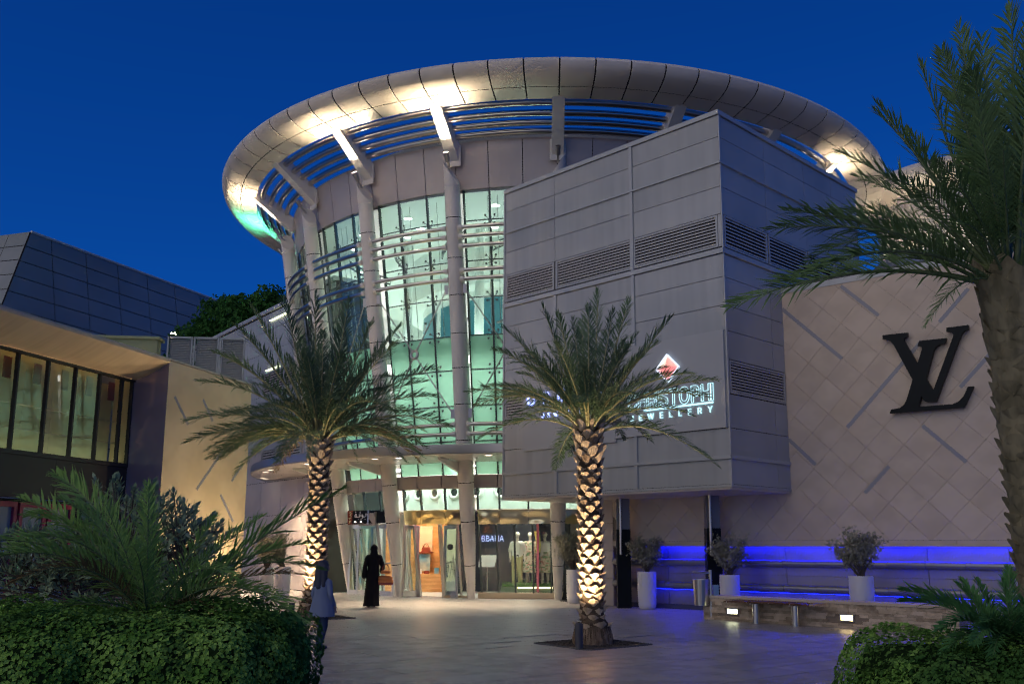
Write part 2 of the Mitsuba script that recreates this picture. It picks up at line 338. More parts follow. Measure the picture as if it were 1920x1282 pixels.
for r, z in ((11.5, 14.30), (11.2, 14.12), (10.9, 13.97), (10.6, 13.83)):
    for k in range(-5, 6):
        mb = MB(); aa = np.linspace(k * BAY + 0.016, (k + 1) * BAY - 0.016, 12)
        mb.tube([pol(a, r, z) for a in aa], 0.1, 12); obj('roof_pipe', mb, 'm_chrome', R, smooth=50)
# panelled band under the roof and flat roof
mb = MB(); mb.grid([[pol(a, 10.24 - 0.1623 * (13.75 - z), z) for z in (12.33, 13.74)] for a in np.linspace(-math.pi, math.pi, 91)])
obj('band_backing', mb, 'm_joint', R, smooth=True)
for k in range(-9, 18):
    a0, a1 = k * BAY / 3 + 0.0012, (k + 1) * BAY / 3 - 0.0012
    mb = MB(); arc_shell(mb, a0, a1, [(10.105, 12.31), (10.34, 13.75)], 0.05, 3); obj('fascia_panel', mb, 'm_band', R)
mb = MB(); mb.grid([[pol(a, r, 13.75) for r in (0.0, 10.34)] for a in np.linspace(-math.pi, math.pi, 61)])
mb.grid([[pol(a, r, 12.31) for r in (9.2, 10.10)] for a in np.linspace(-math.pi, math.pi, 91)])
obj('flat_roof', mb, 'm_band', R)
mb = MB(); mb.grid([[pol(a, r, z) for r, z in ((9.2, 13.76), (9.2, 14.5), (9.0, 14.5))] for a in np.linspace(-math.pi, math.pi, 61)])
obj('parapet', mb, 'm_fartile', R)
mb = MB(); mb.grid([[pol(a, rg(z) - .02, z) for z in (0.0, 12.3)] for a in np.linspace(1.62, 2 * math.pi - 0.36, 61)]); obj('rear_wall', mb, 'm_intwall', R, smooth=True)
# leaning columns
for k in range(0, 7):
    a = k * BAY
    zt = 12.95; prof = [(0, .11), (.5, .14), (1.2, .18), (2.7, .235), (5, .255), (10, .25), (12.3, .235)]
    mb = MB(); zs = np.array([p[0] for p in prof]); rs = [p[1] for p in prof]
    mb.tube([pol(a, rc(z), z) for z in zs], rs, 20, caps=False)
    # slanted top: outer side lower
    g = np.arange(20) * 2 * math.pi / 20
    c0 = np.array(mb.v[0].reshape(len(zs), 20, 3)[-1]); rad = nrm(np.append(pol(a, 1, 0)[:2] - DC, 0)); sd = np.array([-rad[1], rad[0], 0])
    off = (c0 - pol(a, rc(12.3), 12.3)) @ sd
    top = c0 + nrm(pol(a, rc(13), 13) - pol(a, rc(12), 12)) * (0.45 - off[:, None] * 1.5 * (1 if k > 0 else -1))
    mb.grid(np.stack([np.vstack([c0, c0[:1]]), np.vstack([top, top[:1]])]))
    ctr = top.mean(0); mb.add(np.vstack([[ctr], top]), [[0, i + 1, (i + 1) % 20 + 1] for i in range(20)])
    col = obj('column', mb, 'm_column', R, smooth=40)
    for z in (1.0, 2.3, 3.45, 4.72, 5.79, 6.87, 7.90, 9.04, 10.15, 11.36):
        mb = MB(); rr = np.interp(z, zs, rs) + 0.004; t = nrm(pol(a, rc(z + 1), z + 1) - pol(a, rc(z), z))
        p = pol(a, rc(z), z); mb.tube([p - t * 0.012, p + t * 0.012], rr, 20); obj('joint_ring', mb, 'm_joint', col)
    # uplight on top of the column
    p = pol(a, 10.80, 12.98); q = pol(a, 10.97, 13.19)
    if k < 6:
        mb = MB(); mb.tube([p, p + (q - p) * .75, q], [0.07, 0.085, 0.085], 14, caps=False); d_ = nrm(q - p); mb.disc(p, -d_, 0.07, 14)
        L = tag(obj('roof_spotlight', mb, 'm_satin', R, smooth=40))
        mb = MB(); mb.bar(pol(a, 10.62, 12.80), p, 0.05, 0.05); obj('spotlight_arm', mb, 'm_satin', R)
# glazing
CLEAR = [7.90, 9.04, 10.15, 11.36, 12.29]; FRIT = [4.24, 4.72, 5.79, 6.87, 7.90]
def pane(a0, a1, z0, z1, m, name='glass_pane', inset=0.018, off=0.0):
    da = inset / 9.5
    mb = MB(); mb.add([pol(a0 + da, rg(z0) + off, z0 + inset), pol(a1 - da, rg(z0) + off, z0 + inset), pol(a1 - da, rg(z1) + off, z1 - inset), pol(a0 + da, rg(z1) + off, z1 - inset)], [[1, 0, 3, 2]])
    return obj(name, mb, m, R)
def vbar(a, z0, z1, w, d, m, name, off=0.0):
    mb = MB(); up = nrm(np.append(pol(a, 1, 0)[:2] - DC, 0))
    mb.bar(pol(a, rg(z0) - d / 2 + off, z0), pol(a, rg(z1) - d / 2 + off, z1), w, d, up=up); return obj(name, mb, m, R)
def hbar(a0, a1, z, h, d, m, name, off=0.0):
    mb = MB(); mb.bar(pol(a0, rg(z) - d / 2 + off, z), pol(a1, rg(z) - d / 2 + off, z), d, h); return obj(name, mb, m, R)
for k in range(-1, 5):
    e = 0.022; A = [k * BAY + e, k * BAY + BAY / 3, k * BAY + 2 * BAY / 3, (k + 1) * BAY - e]
    for j in range(3):
        for zs, m in ((CLEAR, 'm_glass'), (FRIT, 'm_frit')):
            for z0, z1 in zip(zs[:-1], zs[1:]): pane(A[j], A[j + 1], z0, z1, m, 'glass_pane' if m == 'm_glass' else 'frosted_pane')
        for z in FRIT[1:] + CLEAR[1:-1]: hbar(A[j], A[j + 1], z, 0.028, 0.04, 'm_mullion', 'transom', 0.012)
    for j in (0, 1, 2, 3): vbar(A[j], 4.2, 12.3, 0.05 if j in (1, 2) else 0.04, 0.10, 'm_mullion', 'mullion', 0.014)
    if k >= 0:
        for j in (1, 2):
            for z in FRIT[1:] + CLEAR[1:-1]:
                mb = MB(); c = pol(A[j], rg(z) - 0.03, z); up = nrm(np.append(pol(A[j], 1, 0)[:2] - DC, 0)); sd = np.array([-up[1], up[0], 0])
                for s in (-1, 1):
                    for t in (-1, 1):
                        q = c + sd * s * 0.15 + np.array([0, 0, t * 0.13]); mb.disc(q + up * 0.06, up, 0.036, 10); mb.tube([c - up * 0.14, q - up * 0.01, q + up * 0.05], 0.011, 5)
                obj('spider_fitting', mb, 'm_charcoal', R)
            for s in (-0.16, 0.14):
                mb = MB(); mb.tube([pol(A[j] + s / 9.5, rg(4.3) - 0.35, 4.3), pol(A[j] + s / 9.5, rg(12.2) - 0.35, 12.2)], 0.011, 5); obj('cable_rod', mb, 'm_satin', R)
        # chrome sun-shading tubes
        for z in (11.01, 10.74, 10.45, 9.73, 9.47, 5.16, 4.88):
            mb = MB(); aa = np.linspace(k * BAY + 0.022, (k + 1) * BAY - 0.022, 10); mb.tube([pol(a, rc(z) + 0.16, z) for a in aa], 0.064, 12); tb = obj('shading_tube', mb, 'm_chrome', R, smooth=50)
            for a, b in ((k * BAY + 0.02, k * BAY + 0.032), ((k + 1) * BAY - 0.032, (k + 1) * BAY - 0.02)):
                mb = MB(); mb.tube([pol(a, rc(z) + 0.16, z), pol(b, rc(z) + 0.16, z)], 0.083, 12); obj('collar', mb, 'm_bracket', tb, smooth=40)
    if 0 <= k <= 3:
        am = (k + .5) * BAY; N = pol(am, rc(7.35) + 0.1, 7.35)
        for a, z in ((k * BAY + 0.03, 9.2), ((k + 1) * BAY - 0.03, 9.2), (k * BAY + 0.03, 5.5), ((k + 1) * BAY - 0.03, 5.5)):
            mb = MB(); q = pol(a, rc(z) + 0.1, z); d_ = nrm(N - q); mb.tube([q, q + d_ * 0.35, N - d_ * 0.3, N - d_ * 0.1], [0.03, 0.019, 0.019, 0.034], 7); obj('brace_rod', mb, 'm_satin', R, smooth=40)
            mb = MB(); mb.bar(q - np.array([0, 0, .15]), q + np.array([0, 0, .13]), 0.11, 0.10, up=(0, 1, 0)); obj('brace_anchor', mb, 'm_satin', R)
        mb = MB(); up = nrm(np.append(pol(am, 1, 0)[:2] - DC, 0)); tt = np.array([-up[1], up[0], 0]); g = np.linspace(0, 2 * math.pi, 21)
        mb.tube([N + tt * 0.12 * math.cos(x) + np.array([0, 0, 0.12 * math.sin(x)]) for x in g], 0.045, 8, caps=False); obj('brace_ring', mb, 'm_satin', R, smooth=50)
# lower facade: green clerestory, panel band, clear transom, brass band
for k in range(-1, 4):
    e = 0.024; A = [k * BAY + e, k * BAY + BAY / 3, k * BAY + 2 * BAY / 3, (k + 1) * BAY - e]
    for j in range(3):
        pane(A[j], A[j + 1], 3.70, 4.12, 'm_frit', 'frosted_pane')
        if k < 3: pane(A[j], A[j + 1], 2.66, 3.32, 'm_glass')
        mb = MB(); arc_shell(mb, A[j] - (.012 if j == 0 else -.0016), A[j + 1] + (.012 if j == 2 else -.0016), [(rg(3.3) + 0.14, 3.30), (rg(3.7) + 0.10, 3.70)], 0.12, 2); obj('band_panel', mb, 'm_band', R)
        if k in (-1, 0, 1):
            mb = MB(); arc_shell(mb, A[j] + 0.0008, A[j + 1] - 0.0008, [(rg(2.2) + 0.05, 2.22), (rg(2.66) + 0.05, 2.655)], 0.05, 6); obj('brass_panel', mb, 'm_brass', R, smooth=60)
    for j in range(4):
        vbar(A[j], 3.70, 4.15, 0.045, 0.08, 'm_mullion', 'mullion')
        if k < 3: vbar(A[j], 2.66, 3.32, 0.045, 0.08, 'm_mullion', 'mullion')
    mb = MB(); mb.grid([[pol(a, r, z) for r, z in ((rg(3.3) + .10, 3.31), (rg(3.3) - .35, 3.31), (rg(3.3) - .35, 3.69), (rg(3.7) + .05, 3.69))] for a in np.linspace(k * BAY, (k + 1) * BAY, 7)])
    obj('band_core', mb, 'm_band', R)
# shop windows: bay 0 (right of the doors) and the short one beside the doors
for k, j0 in ((0, 0), (-1, 0)):
    e = 0.024; A = [k * BAY + e + i * (BAY - 2 * e) / 4 for i in range(5)]
    for i in range(4):
        mb = MB(); da = 0.0012; mb.add([pol(A[i] + da, rg(.18), .18), pol(A[i + 1] - da, rg(.18), .18), pol(A[i + 1] - da, rg(2.2), 2.2), pol(A[i] + da, rg(2.2), 2.2)], [[1, 0, 3, 2]]); obj('shop_window_pane', mb, 'm_glass_door', R)
    for i in range(5): vbar(A[i], 0.16, 2.22, 0.045, 0.07, 'm_mullion', 'mullion')
    mb = MB(); arc_shell(mb, k * BAY + 0.012, (k + 1) * BAY - 0.012, [(rg(0) + 0.05, 0.0), (rg(.16) + 0.05, 0.17)], 0.12, 5); obj('sill', mb, 'm_brass_sill', R)
e = 0.024
for a0, a1 in ((BAY + e, 21.3 * math.pi / 180), (21.3 * math.pi / 180, 25.3 * math.pi / 180), (32.4 * math.pi / 180, 2 * BAY - e)):
    mb = MB(); mb.add([pol(a0, rg(.06), .06), pol(a1, rg(.06), .06), pol(a1, rg(2.2), 2.2), pol(a0, rg(2.2), 2.2)], [[1, 0, 3, 2]]); obj('shop_window_pane', mb, 'm_glass_door', R)
    vbar(a1, 0.0, 2.22, 0.05, 0.07, 'm_steel', 'door_post'); 
    mb = MB(); arc_shell(mb, a0, a1, [(rg(0) + 0.02, 0.0), (rg(.06) + 0.02, 0.07)], 0.07, 2); obj('sill', mb, 'm_brass_sill', R)
# open double door
def leaf(p, q, hinge_name='door_leaf'):
    p, q = np.array(p, float), np.array(q, float); d = nrm(np.append(q - p, 0)); L = np.linalg.norm(q - p)
    P = lambda u, z: np.array([p[0] + d[0] * u, p[1] + d[1] * u, z])
    mb = MB(); w = 0.085
    mb.bar(P(w / 2, 0.02), P(w / 2, 2.2), w, 0.05, up=np.cross(d, [0, 0, 1])); mb.bar(P(L - w / 2, 0.02), P(L - w / 2, 2.2), w, 0.05, up=np.cross(d, [0, 0, 1]))
    mb.bar(P(w, 2.14), P(L - w, 2.14), 0.05, 0.12); mb.bar(P(w, .10), P(L - w, .10), 0.05, 0.2)
    D = obj(hinge_name, mb, 'm_steel', R)
    mb = MB(); mb.add([P(w, .2), P(L - w, .2), P(L - w, 2.08), P(w, 2.08)], [[0, 1, 2, 3]]); obj('pane', mb, 'm_glass_door', D)
    mb = MB(); c = P(L - 0.16, 1.05); nn = np.cross(d, [0, 0, 1]); mb.tube([c + nn * .05 - [0, 0, .25], c + nn * .05 + [0, 0, .25]], 0.015, 8); obj('handle', mb, 'm_steel', D)
leaf((-3.717, 30.089), (-4.12, 29.50)); leaf((-2.867, 29.785), (-2.40, 29.22))
for a in (25.6, 32.2): vbar(math.radians(a), 0.0, 2.22, 0.09, 0.10, 'm_steel', 'door_post')
# faceted revolving door drum on the left
rv = [(-6.232, 31.706), (-5.40, 31.30), (-4.50, 30.42)]
for i, (p, q) in enumerate(zip(rv[:-1], rv[1:])):
    p, q = np.array(p), np.array(q); d = nrm(np.append(q - p, 0)); L = np.linalg.norm(q - p); P = lambda u, z: np.array([p[0] + d[0] * u, p[1] + d[1] * u, z]); nn = np.cross(d, [0, 0, 1])
    mb = MB(); w = 0.10
    mb.bar(P(w / 2, 0), P(w / 2, 2.3), w, 0.10, up=nn); mb.bar(P(L - w / 2, 0), P(L - w / 2, 2.3), w * .8, 0.09, up=nn); mb.bar(P(w, 2.2), P(L - w, 2.2), 0.09, 0.15); mb.bar(P(w, .07), P(L - w, .07), 0.09, 0.14)
    D = obj('revolving_door', mb, 'm_steel', R)
    mb = MB(); mb.add([P(w, .14), P(L - w, .14), P(L - w, 2.13), P(w, 2.13)], [[0, 1, 2, 3]]); obj('pane', mb, 'm_glass_door', D)
    mb = MB(); mb.bar(P(w, 1.02) - nn * .1, P(L - w, 1.02) - nn * .1, 0.03, 0.03); obj('push_bar', mb, 'm_steel', D)
mb = MB()
for i in range(4):
    c = np.array([-5.05, 31.6]); a = 0.5 + i * math.pi / 2; mb.bar([c[0] + .9 * math.cos(a), c[1] + .9 * math.sin(a), 0.05], [c[0] + .9 * math.cos(a), c[1] + .9 * math.sin(a), 2.2], 0.06, 0.06, up=(0, 1, 0))
mb.bar([-5.05, 31.6, 0], [-5.05, 31.6, 2.25], 0.1, 0.1, up=(0, 1, 0)); obj('door_wing', mb, 'm_steel', R)
# slim glazing further left
for k in (2, 3):
    e = 0.024; A = [k * BAY + (0.14 if k == 2 else e), k * BAY + 2 * BAY / 3 + 0.04, (k + 1) * BAY - e]
    for i in range(2):
        mb = MB(); mb.add([pol(A[i], rg(.1), .1), pol(A[i + 1], rg(.1), .1), pol(A[i + 1], rg(2.6), 2.6), pol(A[i], rg(2.6), 2.6)], [[1, 0, 3, 2]]); obj('shop_window_pane', mb, 'm_glass', R)
    for a in A: vbar(a, 0, 2.66, 0.06, 0.08, 'm_satin', 'door_post')
    for j in range(2):
        mb = MB(); arc_shell(mb, A[j], A[j + 1], [(rg(2.2) + 0.03, 2.22), (rg(2.62) + 0.03, 2.62)], 0.05, 3); obj('band_panel', mb, 'm_band', R)
# black gate sign over the revolving door
S = thing('gate_sign', 'black gate sign with white arabic lettering and a red numeral 3 above the revolving door', 'sign')
p, q = np.array([-6.24, 31.60]), np.array([-4.50, 30.33]); fr = Frame(p, q - p, (-(q - p)[1] * -1, -(q - p)[0]))
fr.n = nrm(np.array([fr.d[1], -fr.d[0]])); LS = np.linalg.norm(q - p)
mb = MB(); fr.box(mb, 0.20, LS, 2.29, 2.71, -0.06, 0.06); obj('board', mb, 'm_black', S)
mb = MB(); fr.box(mb, -0.02, 0.195, 2.27, 2.72, -0.06, 0.068); obj('number_plate', mb, 'm_redsign', S)
mb = MB(); fr.box(mb, 0.93, 0.985, 2.25, 2.72, 0.061, 0.085); obj('post', mb, 'm_steel', S)
def strokes(lines, w): return unary_union([LineString(l).buffer(w, cap_style=1) if len(l) > 1 else Point(l[0]).buffer(w * 1.15) for l in lines])
three = [[(0.02, .21), (.06, .235), (.10, .22), (.112, .18), (.09, .145), (.06, .135)], [(.06, .135), (.10, .12), (.12, .075), (.10, .03), (.055, .012), (.015, .035)]]
mb = MB(); mb.extrude(strokes([[(x + .03, y + 2.44) for x, y in l] for l in three], .013), fr.P, 0.069, 0.077)
mb.extrude(strokes([[(.065, 2.375), (.10, 2.39), (.12, 2.36), (.10, 2.335), (.075, 2.33)], [(.10, 2.36), (.075, 2.33)], [(.065, 2.30)]], .011), fr.P, 0.069, 0.077); obj('numeral', mb, 'm_cream', S)
# the word, drawn from right to left in the writing's own order
W = [[(.60, .17), (.60, .10), (.54, .08), (.47, .085)], [(.565, .01)],                                                       # beh
     [(.47, .085), (.44, .085)], [(.44, .10), (.455, .14), (.425, .165), (.40, .14), (.415, .105), (.45, .10)], [(.445, .10), (.43, .04), (.39, .01), (.345, .012)],  # waw
     [(.315, .26), (.312, .085)],                                                                                             # alef
     [(.27, .16), (.268, .095), (.235, .082), (.18, .084)], [(.235, .015)],                                                    # beh
     [(.18, .084), (.12, .084)], [(.12, .085), (.055, .09), (.06, .15), (.105, .185), (.125, .13), (.115, .085)], [(.075, .245)], [(.115, .25)]]  # teh marbuta
mb = MB(); mb.extrude(strokes([[(x * .95 + .27, y + 2.42) for x, y in l] for l in W], .0135), fr.P, 0.061, 0.068); obj('lettering', mb, 'm_letter', S)
for u in (0.36, 0.62):
    mb = MB(); mb.disc(fr.P(u, 2.335, 0.064), np.append(fr.n, -0.4), 0.032, 12); obj('lamp', mb, 'm_white', S, **emit((14, 13, 10)))
# ------------------------------------------------------------------ inside the rotunda
def ring_surface(mb, r0, r1, z, n=61, a0=-math.pi, a1=math.pi, down=False):
    mb.grid([[pol(a, r, z) for r in ((r0, r1) if down else (r1, r0))] for a in np.linspace(a0, a1, n)])
I = R
mb = MB(); ring_surface(mb, 0.05, 7.95, 0.012); obj('hall_floor', mb, 'm_intfloor', I)
mb = MB(); ring_surface(mb, 0.05, rg(4.15) - .05, 4.16, down=True); ring_surface(mb, 0.05, rg(4.2) - .05, 4.22); obj('hall_ceiling', mb, 'm_intwall', I)
mb = MB(); ring_surface(mb, 0.05, rg(7.5) - .3, 7.48, down=True); ring_surface(mb, 0.05, rg(7.9) - .3, 7.86)
mb.grid([[pol(a, r, z) for r, z in ((rg(7.5) - .3, 7.48), (rg(7.9) - .3, 7.86))] for a in np.linspace(-math.pi, math.pi, 61)]); obj('gallery_floor', mb, 'm_intwall', I)
mb = MB(); ring_surface(mb, 0.05, rg(12.2) - .02, 12.22, down=True); obj('gallery_ceiling', mb, 'm_intwall', I)
mb = MB()
for z0, z1, r in ((4.22, 7.48, 7.2), (7.86, 10.6, 5.2), (10.6, 12.22, 5.9)): mb.grid([[pol(a, r, z) for z in (z0, z1)] for a in np.linspace(-2.2, 2.2, 41)])
ring_surface(mb, 5.2, 5.9, 10.6, 41, -2.2, 2.2, True); obj('gallery_wall', mb, 'm_intwall', I)
mb = MB()   # glazed shop front on the gallery
for a0, a1 in ((0.36, 0.62), (0.70, 0.93), (1.0, 1.3), (0.05, 0.3)): mb.grid([[pol(a, 5.23, z) for z in (8.0, 10.25)] for a in np.linspace(a0, a1, 5)])
obj('gallery_shopfront', mb, 'm_teal', I)
for i in range(9):
    a = -0.1 + i * 0.16
    mb = MB(); mb.tube([pol(a, 6.9, z) for z in (7.86, 12.2)], 0.16, 12) if i % 3 == 0 else mb.box(pol(a, 5.6, 9.42) - .03, pol(a, 5.6, 9.5) + .03)
    if i % 3 == 0: obj('inner_column', mb, 'm_intwall', I, smooth=40)
for k in range(4):   # roof trusses that show through the glass
    a = 0.08 + k * BAY; mb = MB()
    for zo in (0, .22):
        mb.tube([pol(a - .05 + t * .3, 8.8 - 2.2 * t, 11.25 + zo + .25 * t) for t in np.linspace(0, 1, 5)], 0.03, 6)
    for t in np.linspace(0, 1, 11):
        x = pol(a - .05 + t * .3, 8.8 - 2.2 * t, 11.25 + .25 * t); y = pol(a - .05 + min(t + .1, 1) * .3, 8.8 - 2.2 * min(t + .1, 1), 11.47 + .25 * min(t + .1, 1)); mb.tube([x, y], 0.015, 5); mb.tube([x, x + [0, 0, .22]], 0.015, 5)
    obj('roof_truss', mb, 'm_charcoal', I)
for k in range(6):
    a = -0.05 + k * 0.2; mb = MB(); mb.bar(pol(a, 8.2, 8.75), pol(a + .12, 7.2, 8.8), .08, .06); obj('light_track', mb, 'm_charcoal', I)
# lamps: lit ceiling discs and coves
def lampdisc(name, parent, c, r, rgb, n=(0, 0, -1), w=0.0):
    mb = MB(); mb.disc(c, n, r, 14); return obj(name, mb, 'm_white', parent, **emit(rgb, w))
for a, r in ((0.1, 7.6), (0.42, 8.3), (0.75, 7.6), (1.05, 8.4), (1.4, 7.6), (.22, 8.9), (.30, 6.9), (.50, 7.2), (.58, 8.9), (.62, 7.9), (.86, 8.8), (.92, 7.4)): lampdisc('ceiling_lamp', I, pol(a, r, 12.19), 0.13, (16, 16, 15))
mb = MB(); mb.grid([[pol(a, r, 7.93) for r in (7.9, 7.0)] for a in np.linspace(-.6, 2.9, 41)]); obj('floor_cove', mb, 'm_white', I, **emit((6.2, 6.2, 5.8), 1.5))
mb = MB(); mb.grid([[pol(a, r, 4.14) for r in (6.7, 7.3)] for a in np.linspace(-.3, 1.5, 31)]); obj('hall_cove', mb, 'm_white', I, **emit((11, 10.7, 9.6), 1.5))
mb = MB(); mb.grid([[pol(a, r, 7.45) for r in (7.5, 8.6)] for a in np.linspace(-.4, 1.75, 21)]); obj('cove_lamp', mb, 'm_white', I, **emit((3.0, 3.0, 2.8), 1.2))
for a, r in ((0.2, 7.0), (0.6, 7.0), (1.0, 7.2), (0.35, 4.6), (0.85, 4.6)): lampdisc('ceiling_lamp', I, pol(a, r, 4.13), 0.3, (14, 14, 13))
for a, r, z in ((0.36, 8.6, 4.08), (0.68, 8.6, 4.08)): lampdisc('ceiling_lamp', I, pol(a, rg(4.1) - .18, 4.06), 0.13, (14, 16, 15))
# round air diffusers in the bulkhead behind the transom glass
mb = MB(); mb.grid([[pol(a, 6.4, z) for z in (2.75, 4.16)] for a in np.linspace(-.4, 1.6, 31)]); mb.grid([[pol(a, r, 2.75) for r in (6.4, 5.2)] for a in np.linspace(-.4, 1.6, 31)]); obj('bulkhead', mb, 'm_intwall', I)
for i in range(10):
    a = -0.12 + i * 0.135; c = pol(a, 6.42, 3.33); up = nrm(np.append(pol(a, 1, 0)[:2] - DC, 0)); sd = np.array([-up[1], up[0], 0])
    mb = MB(); gg = np.linspace(0, 2 * math.pi, 19)
    mb.tube([c + sd * .19 * math.cos(x) + np.array([0, 0, .19 * math.sin(x)]) for x in gg], 0.06, 8, caps=False); d_ = obj('air_diffuser', mb, 'm_white', I, smooth=50)
    mb = MB(); mb.disc(c + up * 0.015, up, 0.13, 14); obj('outlet', mb, 'm_dark', d_)
# shops on the ground floor: walls are planes facing the doors
mb = MB(); mb.box((-4.5, 33.6, 0.02), (-3.15, 33.7, 2.74)); obj('orange_shop_wall', mb, 'm_orange', I)
mb = MB(); mb.box((-4.22, 33.5, 1.36), (-3.66, 33.59, 2.25)); obj('niche', mb, 'm_niche', I)
for i in range(16):
    mb = MB(); mb.box((-3.6, 33.52, .1 + i * .16), (-3.18, 33.59, .23 + i * .16)); obj('orange_slat', mb, 'm_orange', I)
mb = MB(); mb.box((-4.25, 33.2, 1.31), (-3.62, 33.5, 1.36)); obj('shelf', mb, 'm_redsign', I)
mb = MB(); mb.box((-4.2, 33.28, 0.70), (-3.70, 33.34, 1.28)); obj('picture', mb, 'm_picture', I)
mb = MB(); mb.box((-4.3, 32.7, 0.02), (-3.2, 33.15, 0.62)); obj('shop_counter', mb, 'm_orange', I)
for i, (x, h, m) in enumerate(((-4.1, .16, 'm_white'), (-3.85, .1, 'm_redsign'), (-3.5, .2, 'm_picture'))):
    mb = MB(); mb.box((x, 32.8, .62), (x + .16, 32.95, .62 + h)); obj('boxed_goods', mb, m, I)
mb = MB(); mb.box((-3.08, 31.6, .02), (-2.60, 31.66, 2.2)); obj('display_board', mb, 'm_cream2', I)
mb = MB(); mb.extrude(Point(-2.85, 1.53).buffer(.1), lambda u, z, d: np.array([u, 31.59 - d, z]), 0, .01); obj('round_notice', mb, 'm_black', I)
rb_ = random.Random(3)
for i in range(9):
    mb = MB(); x = -3.0 + i * .045; p = [(x + .05 * math.sin(z * 3 + i), 31.585, z) for z in np.linspace(.55, .75 + rb_.random() * .45, 6)]; mb.tube(p, .008, 5)
    v, f = np.array([[p[-1][0] + a, 31.58, p[-1][2] + b] for a, b in ((0, 0), (.05, .03), (.1, .0), (.05, -.01), (-.04, .05), (-.08, .02))]), np.array([[0, 1, 2], [0, 2, 3], [0, 4, 5]]); mb.add(v, f); obj('bamboo_print', mb, 'm_charcoal', I)
mb = MB(); mb.box((-3.06, 31.3, .02), (-2.62, 31.55, .42)); obj('stone_trough', mb, 'm_concrete', I)
mb = MB(); mb.box((-2.55, 33.2, 0.02), (1.2, 33.3, 2.74)); mb.box((-2.58, 31.7, 0.02), (-2.5, 33.2, 2.74)); obj('navy_shop_wall', mb, 'm_navy', I)
mb = MB(); mb.box((0.02, 31.0, 0.02), (0.10, 33.2, 2.74)); obj('red_shop_wall', mb, 'm_pink', I)
mb = MB(); mb.box((-1.15, 31.2, 0.02), (0.55, 32.8, 0.26)); obj('window_platform', mb, 'm_platform', I)
mb = MB(); mb.box((-0.6, 31.15, 0.20), (0.55, 31.2, 0.25)); obj('platform_light', mb, 'm_white', I, **emit((3.2, 2.4, 1.2)))
lampdisc('shop_lamp', I, (-3.8, 32.5, 2.70), 0.28, (60, 42, 24), w=.8); lampdisc('shop_lamp', I, (-0.4, 31.6, 2.70), 0.2, (60, 60, 52), w=.8)
mb = MB(); mb.box((-8.0, 35.2, .02), (-4.7, 35.3, 2.74)); obj('hall_wall', mb, 'm_intwall', I)
mb = MB(); mb.box((-5.2, 32.9, .02), (-4.75, 33.0, 2.5)); obj('wood_screen', mb, 'm_orange', I)
mb = MB(); mb.box((-6.15, 33.2, .02), (-5.98, 33.3, 2.4)); mb.box((-5.9, 33.3, .02), (-5.7, 33.4, 2.4)); obj('poster_stand', mb, 'm_picture', I)
T1 = thing('illuminated_shop_name', 'small blue white lit shop name reading BBANA deep inside the right shop window', 'sign')
mb = MB(); m = meshkit.text_mesh('BBANA', 0.20, 0.02); v = np.array(m.vertices); mb.add(np.c_[-1.92 + v[:, 0] * .85, 33.19 - v[:, 2], 1.72 + v[:, 1]], np.array(m.faces)); obj('letters', mb, 'm_white', T1, **emit((.25, .42, 1.2)))
H = thing('red_handbag', 'small red handbag on the lit shelf of the orange shop behind the open doors', 'handbag')
mb = MB(); mb.mesh(trimesh.Trimesh(*meshkit.arrays(manifold3d.Manifold.hull_points(np.array([[-3.86 + sx * (.13 if z else .16), 33.34 + sy * .05, 1.36 + z] for sx in (-1, 1) for sy in (-1, 1) for z in (0, .16)])))[:2])); obj('body', mb, 'm_redsign', H)
mb = MB(); mb.tube([[-3.86 + .09 * math.cos(x), 33.34, 1.52 + .12 * math.sin(x)] for x in np.linspace(0, math.pi, 12)], .014, 6); obj('handle', mb, 'm_redsign', H)
K = thing('floor_sign_stand', 'white notice board on a slim pole behind the glass left of the mannequins', 'sign')
mb = MB(); mb.add([(-1.78, 29.9, 1.28), (-1.22, 29.9, 1.28), (-1.30, 29.75, 0.92), (-1.80, 29.75, 0.92), (-1.78, 29.93, 1.28), (-1.22, 29.93, 1.28), (-1.30, 29.78, 0.92), (-1.80, 29.78, 0.92)], [[0, 1, 2, 3], [7, 6, 5, 4], [0, 4, 5, 1], [3, 2, 6, 7], [0, 3, 7, 4], [1, 5, 6, 2]]); obj('board', mb, 'm_white', K)
mb = MB(); mb.tube([(-1.52, 29.9, .03), (-1.52, 29.85, .95)], .02, 8); obj('pole', mb, 'm_steel', K, smooth=40)
mb = MB(); mb.lathe([(0, 0.02), (.2, .02), (.2, .035), (0, .05)], (-1.52, 29.9, 0), 16); obj('base', mb, 'm_charcoal', K)
# ------------------------------------------------------------------ canopy
C = thing('entrance_canopy', 'curved flat canopy with recessed downlights above the mall doors', 'canopy')
RC0, RC1 = 11.4, rg(4.15) + 0.02
CA = np.linspace(-0.35, 1.62, 60)
mb = MB(); mb.grid([[pol(a, r, z) for r, z in ((RC0 - .04, 4.08), (RC0, 4.085), (RC0 + .015, 4.13), (RC0, 4.34), (RC0 - .03, 4.36))] for a in CA]); obj('fascia', mb, 'm_satin', C, smooth=50)
mb = MB(); mb.grid([[pol(a, r, 4.36) for r in (RC0 - .03, RC1)] for a in CA]); obj('deck', mb, 'm_band', C)
nA = 20
for i in range(nA):
    a0, a1 = -0.35 + i * 1.97 / nA, -0.35 + (i + 1) * 1.97 / nA
    for j, (r0, r1) in enumerate(((RC1, 10.3), (10.3, RC0 - .05))):
        mb = MB(); P = np.array([[pol(a, r, 4.085) for a in np.linspace(a0 + .001, a1 - .001, 4)] for r in (r0 + .006, r1 - .006)]); mb.shell(P, np.zeros_like(P) + [0, 0, -1.0], 0.02); obj('soffit_panel', mb, 'm_soffit', C)
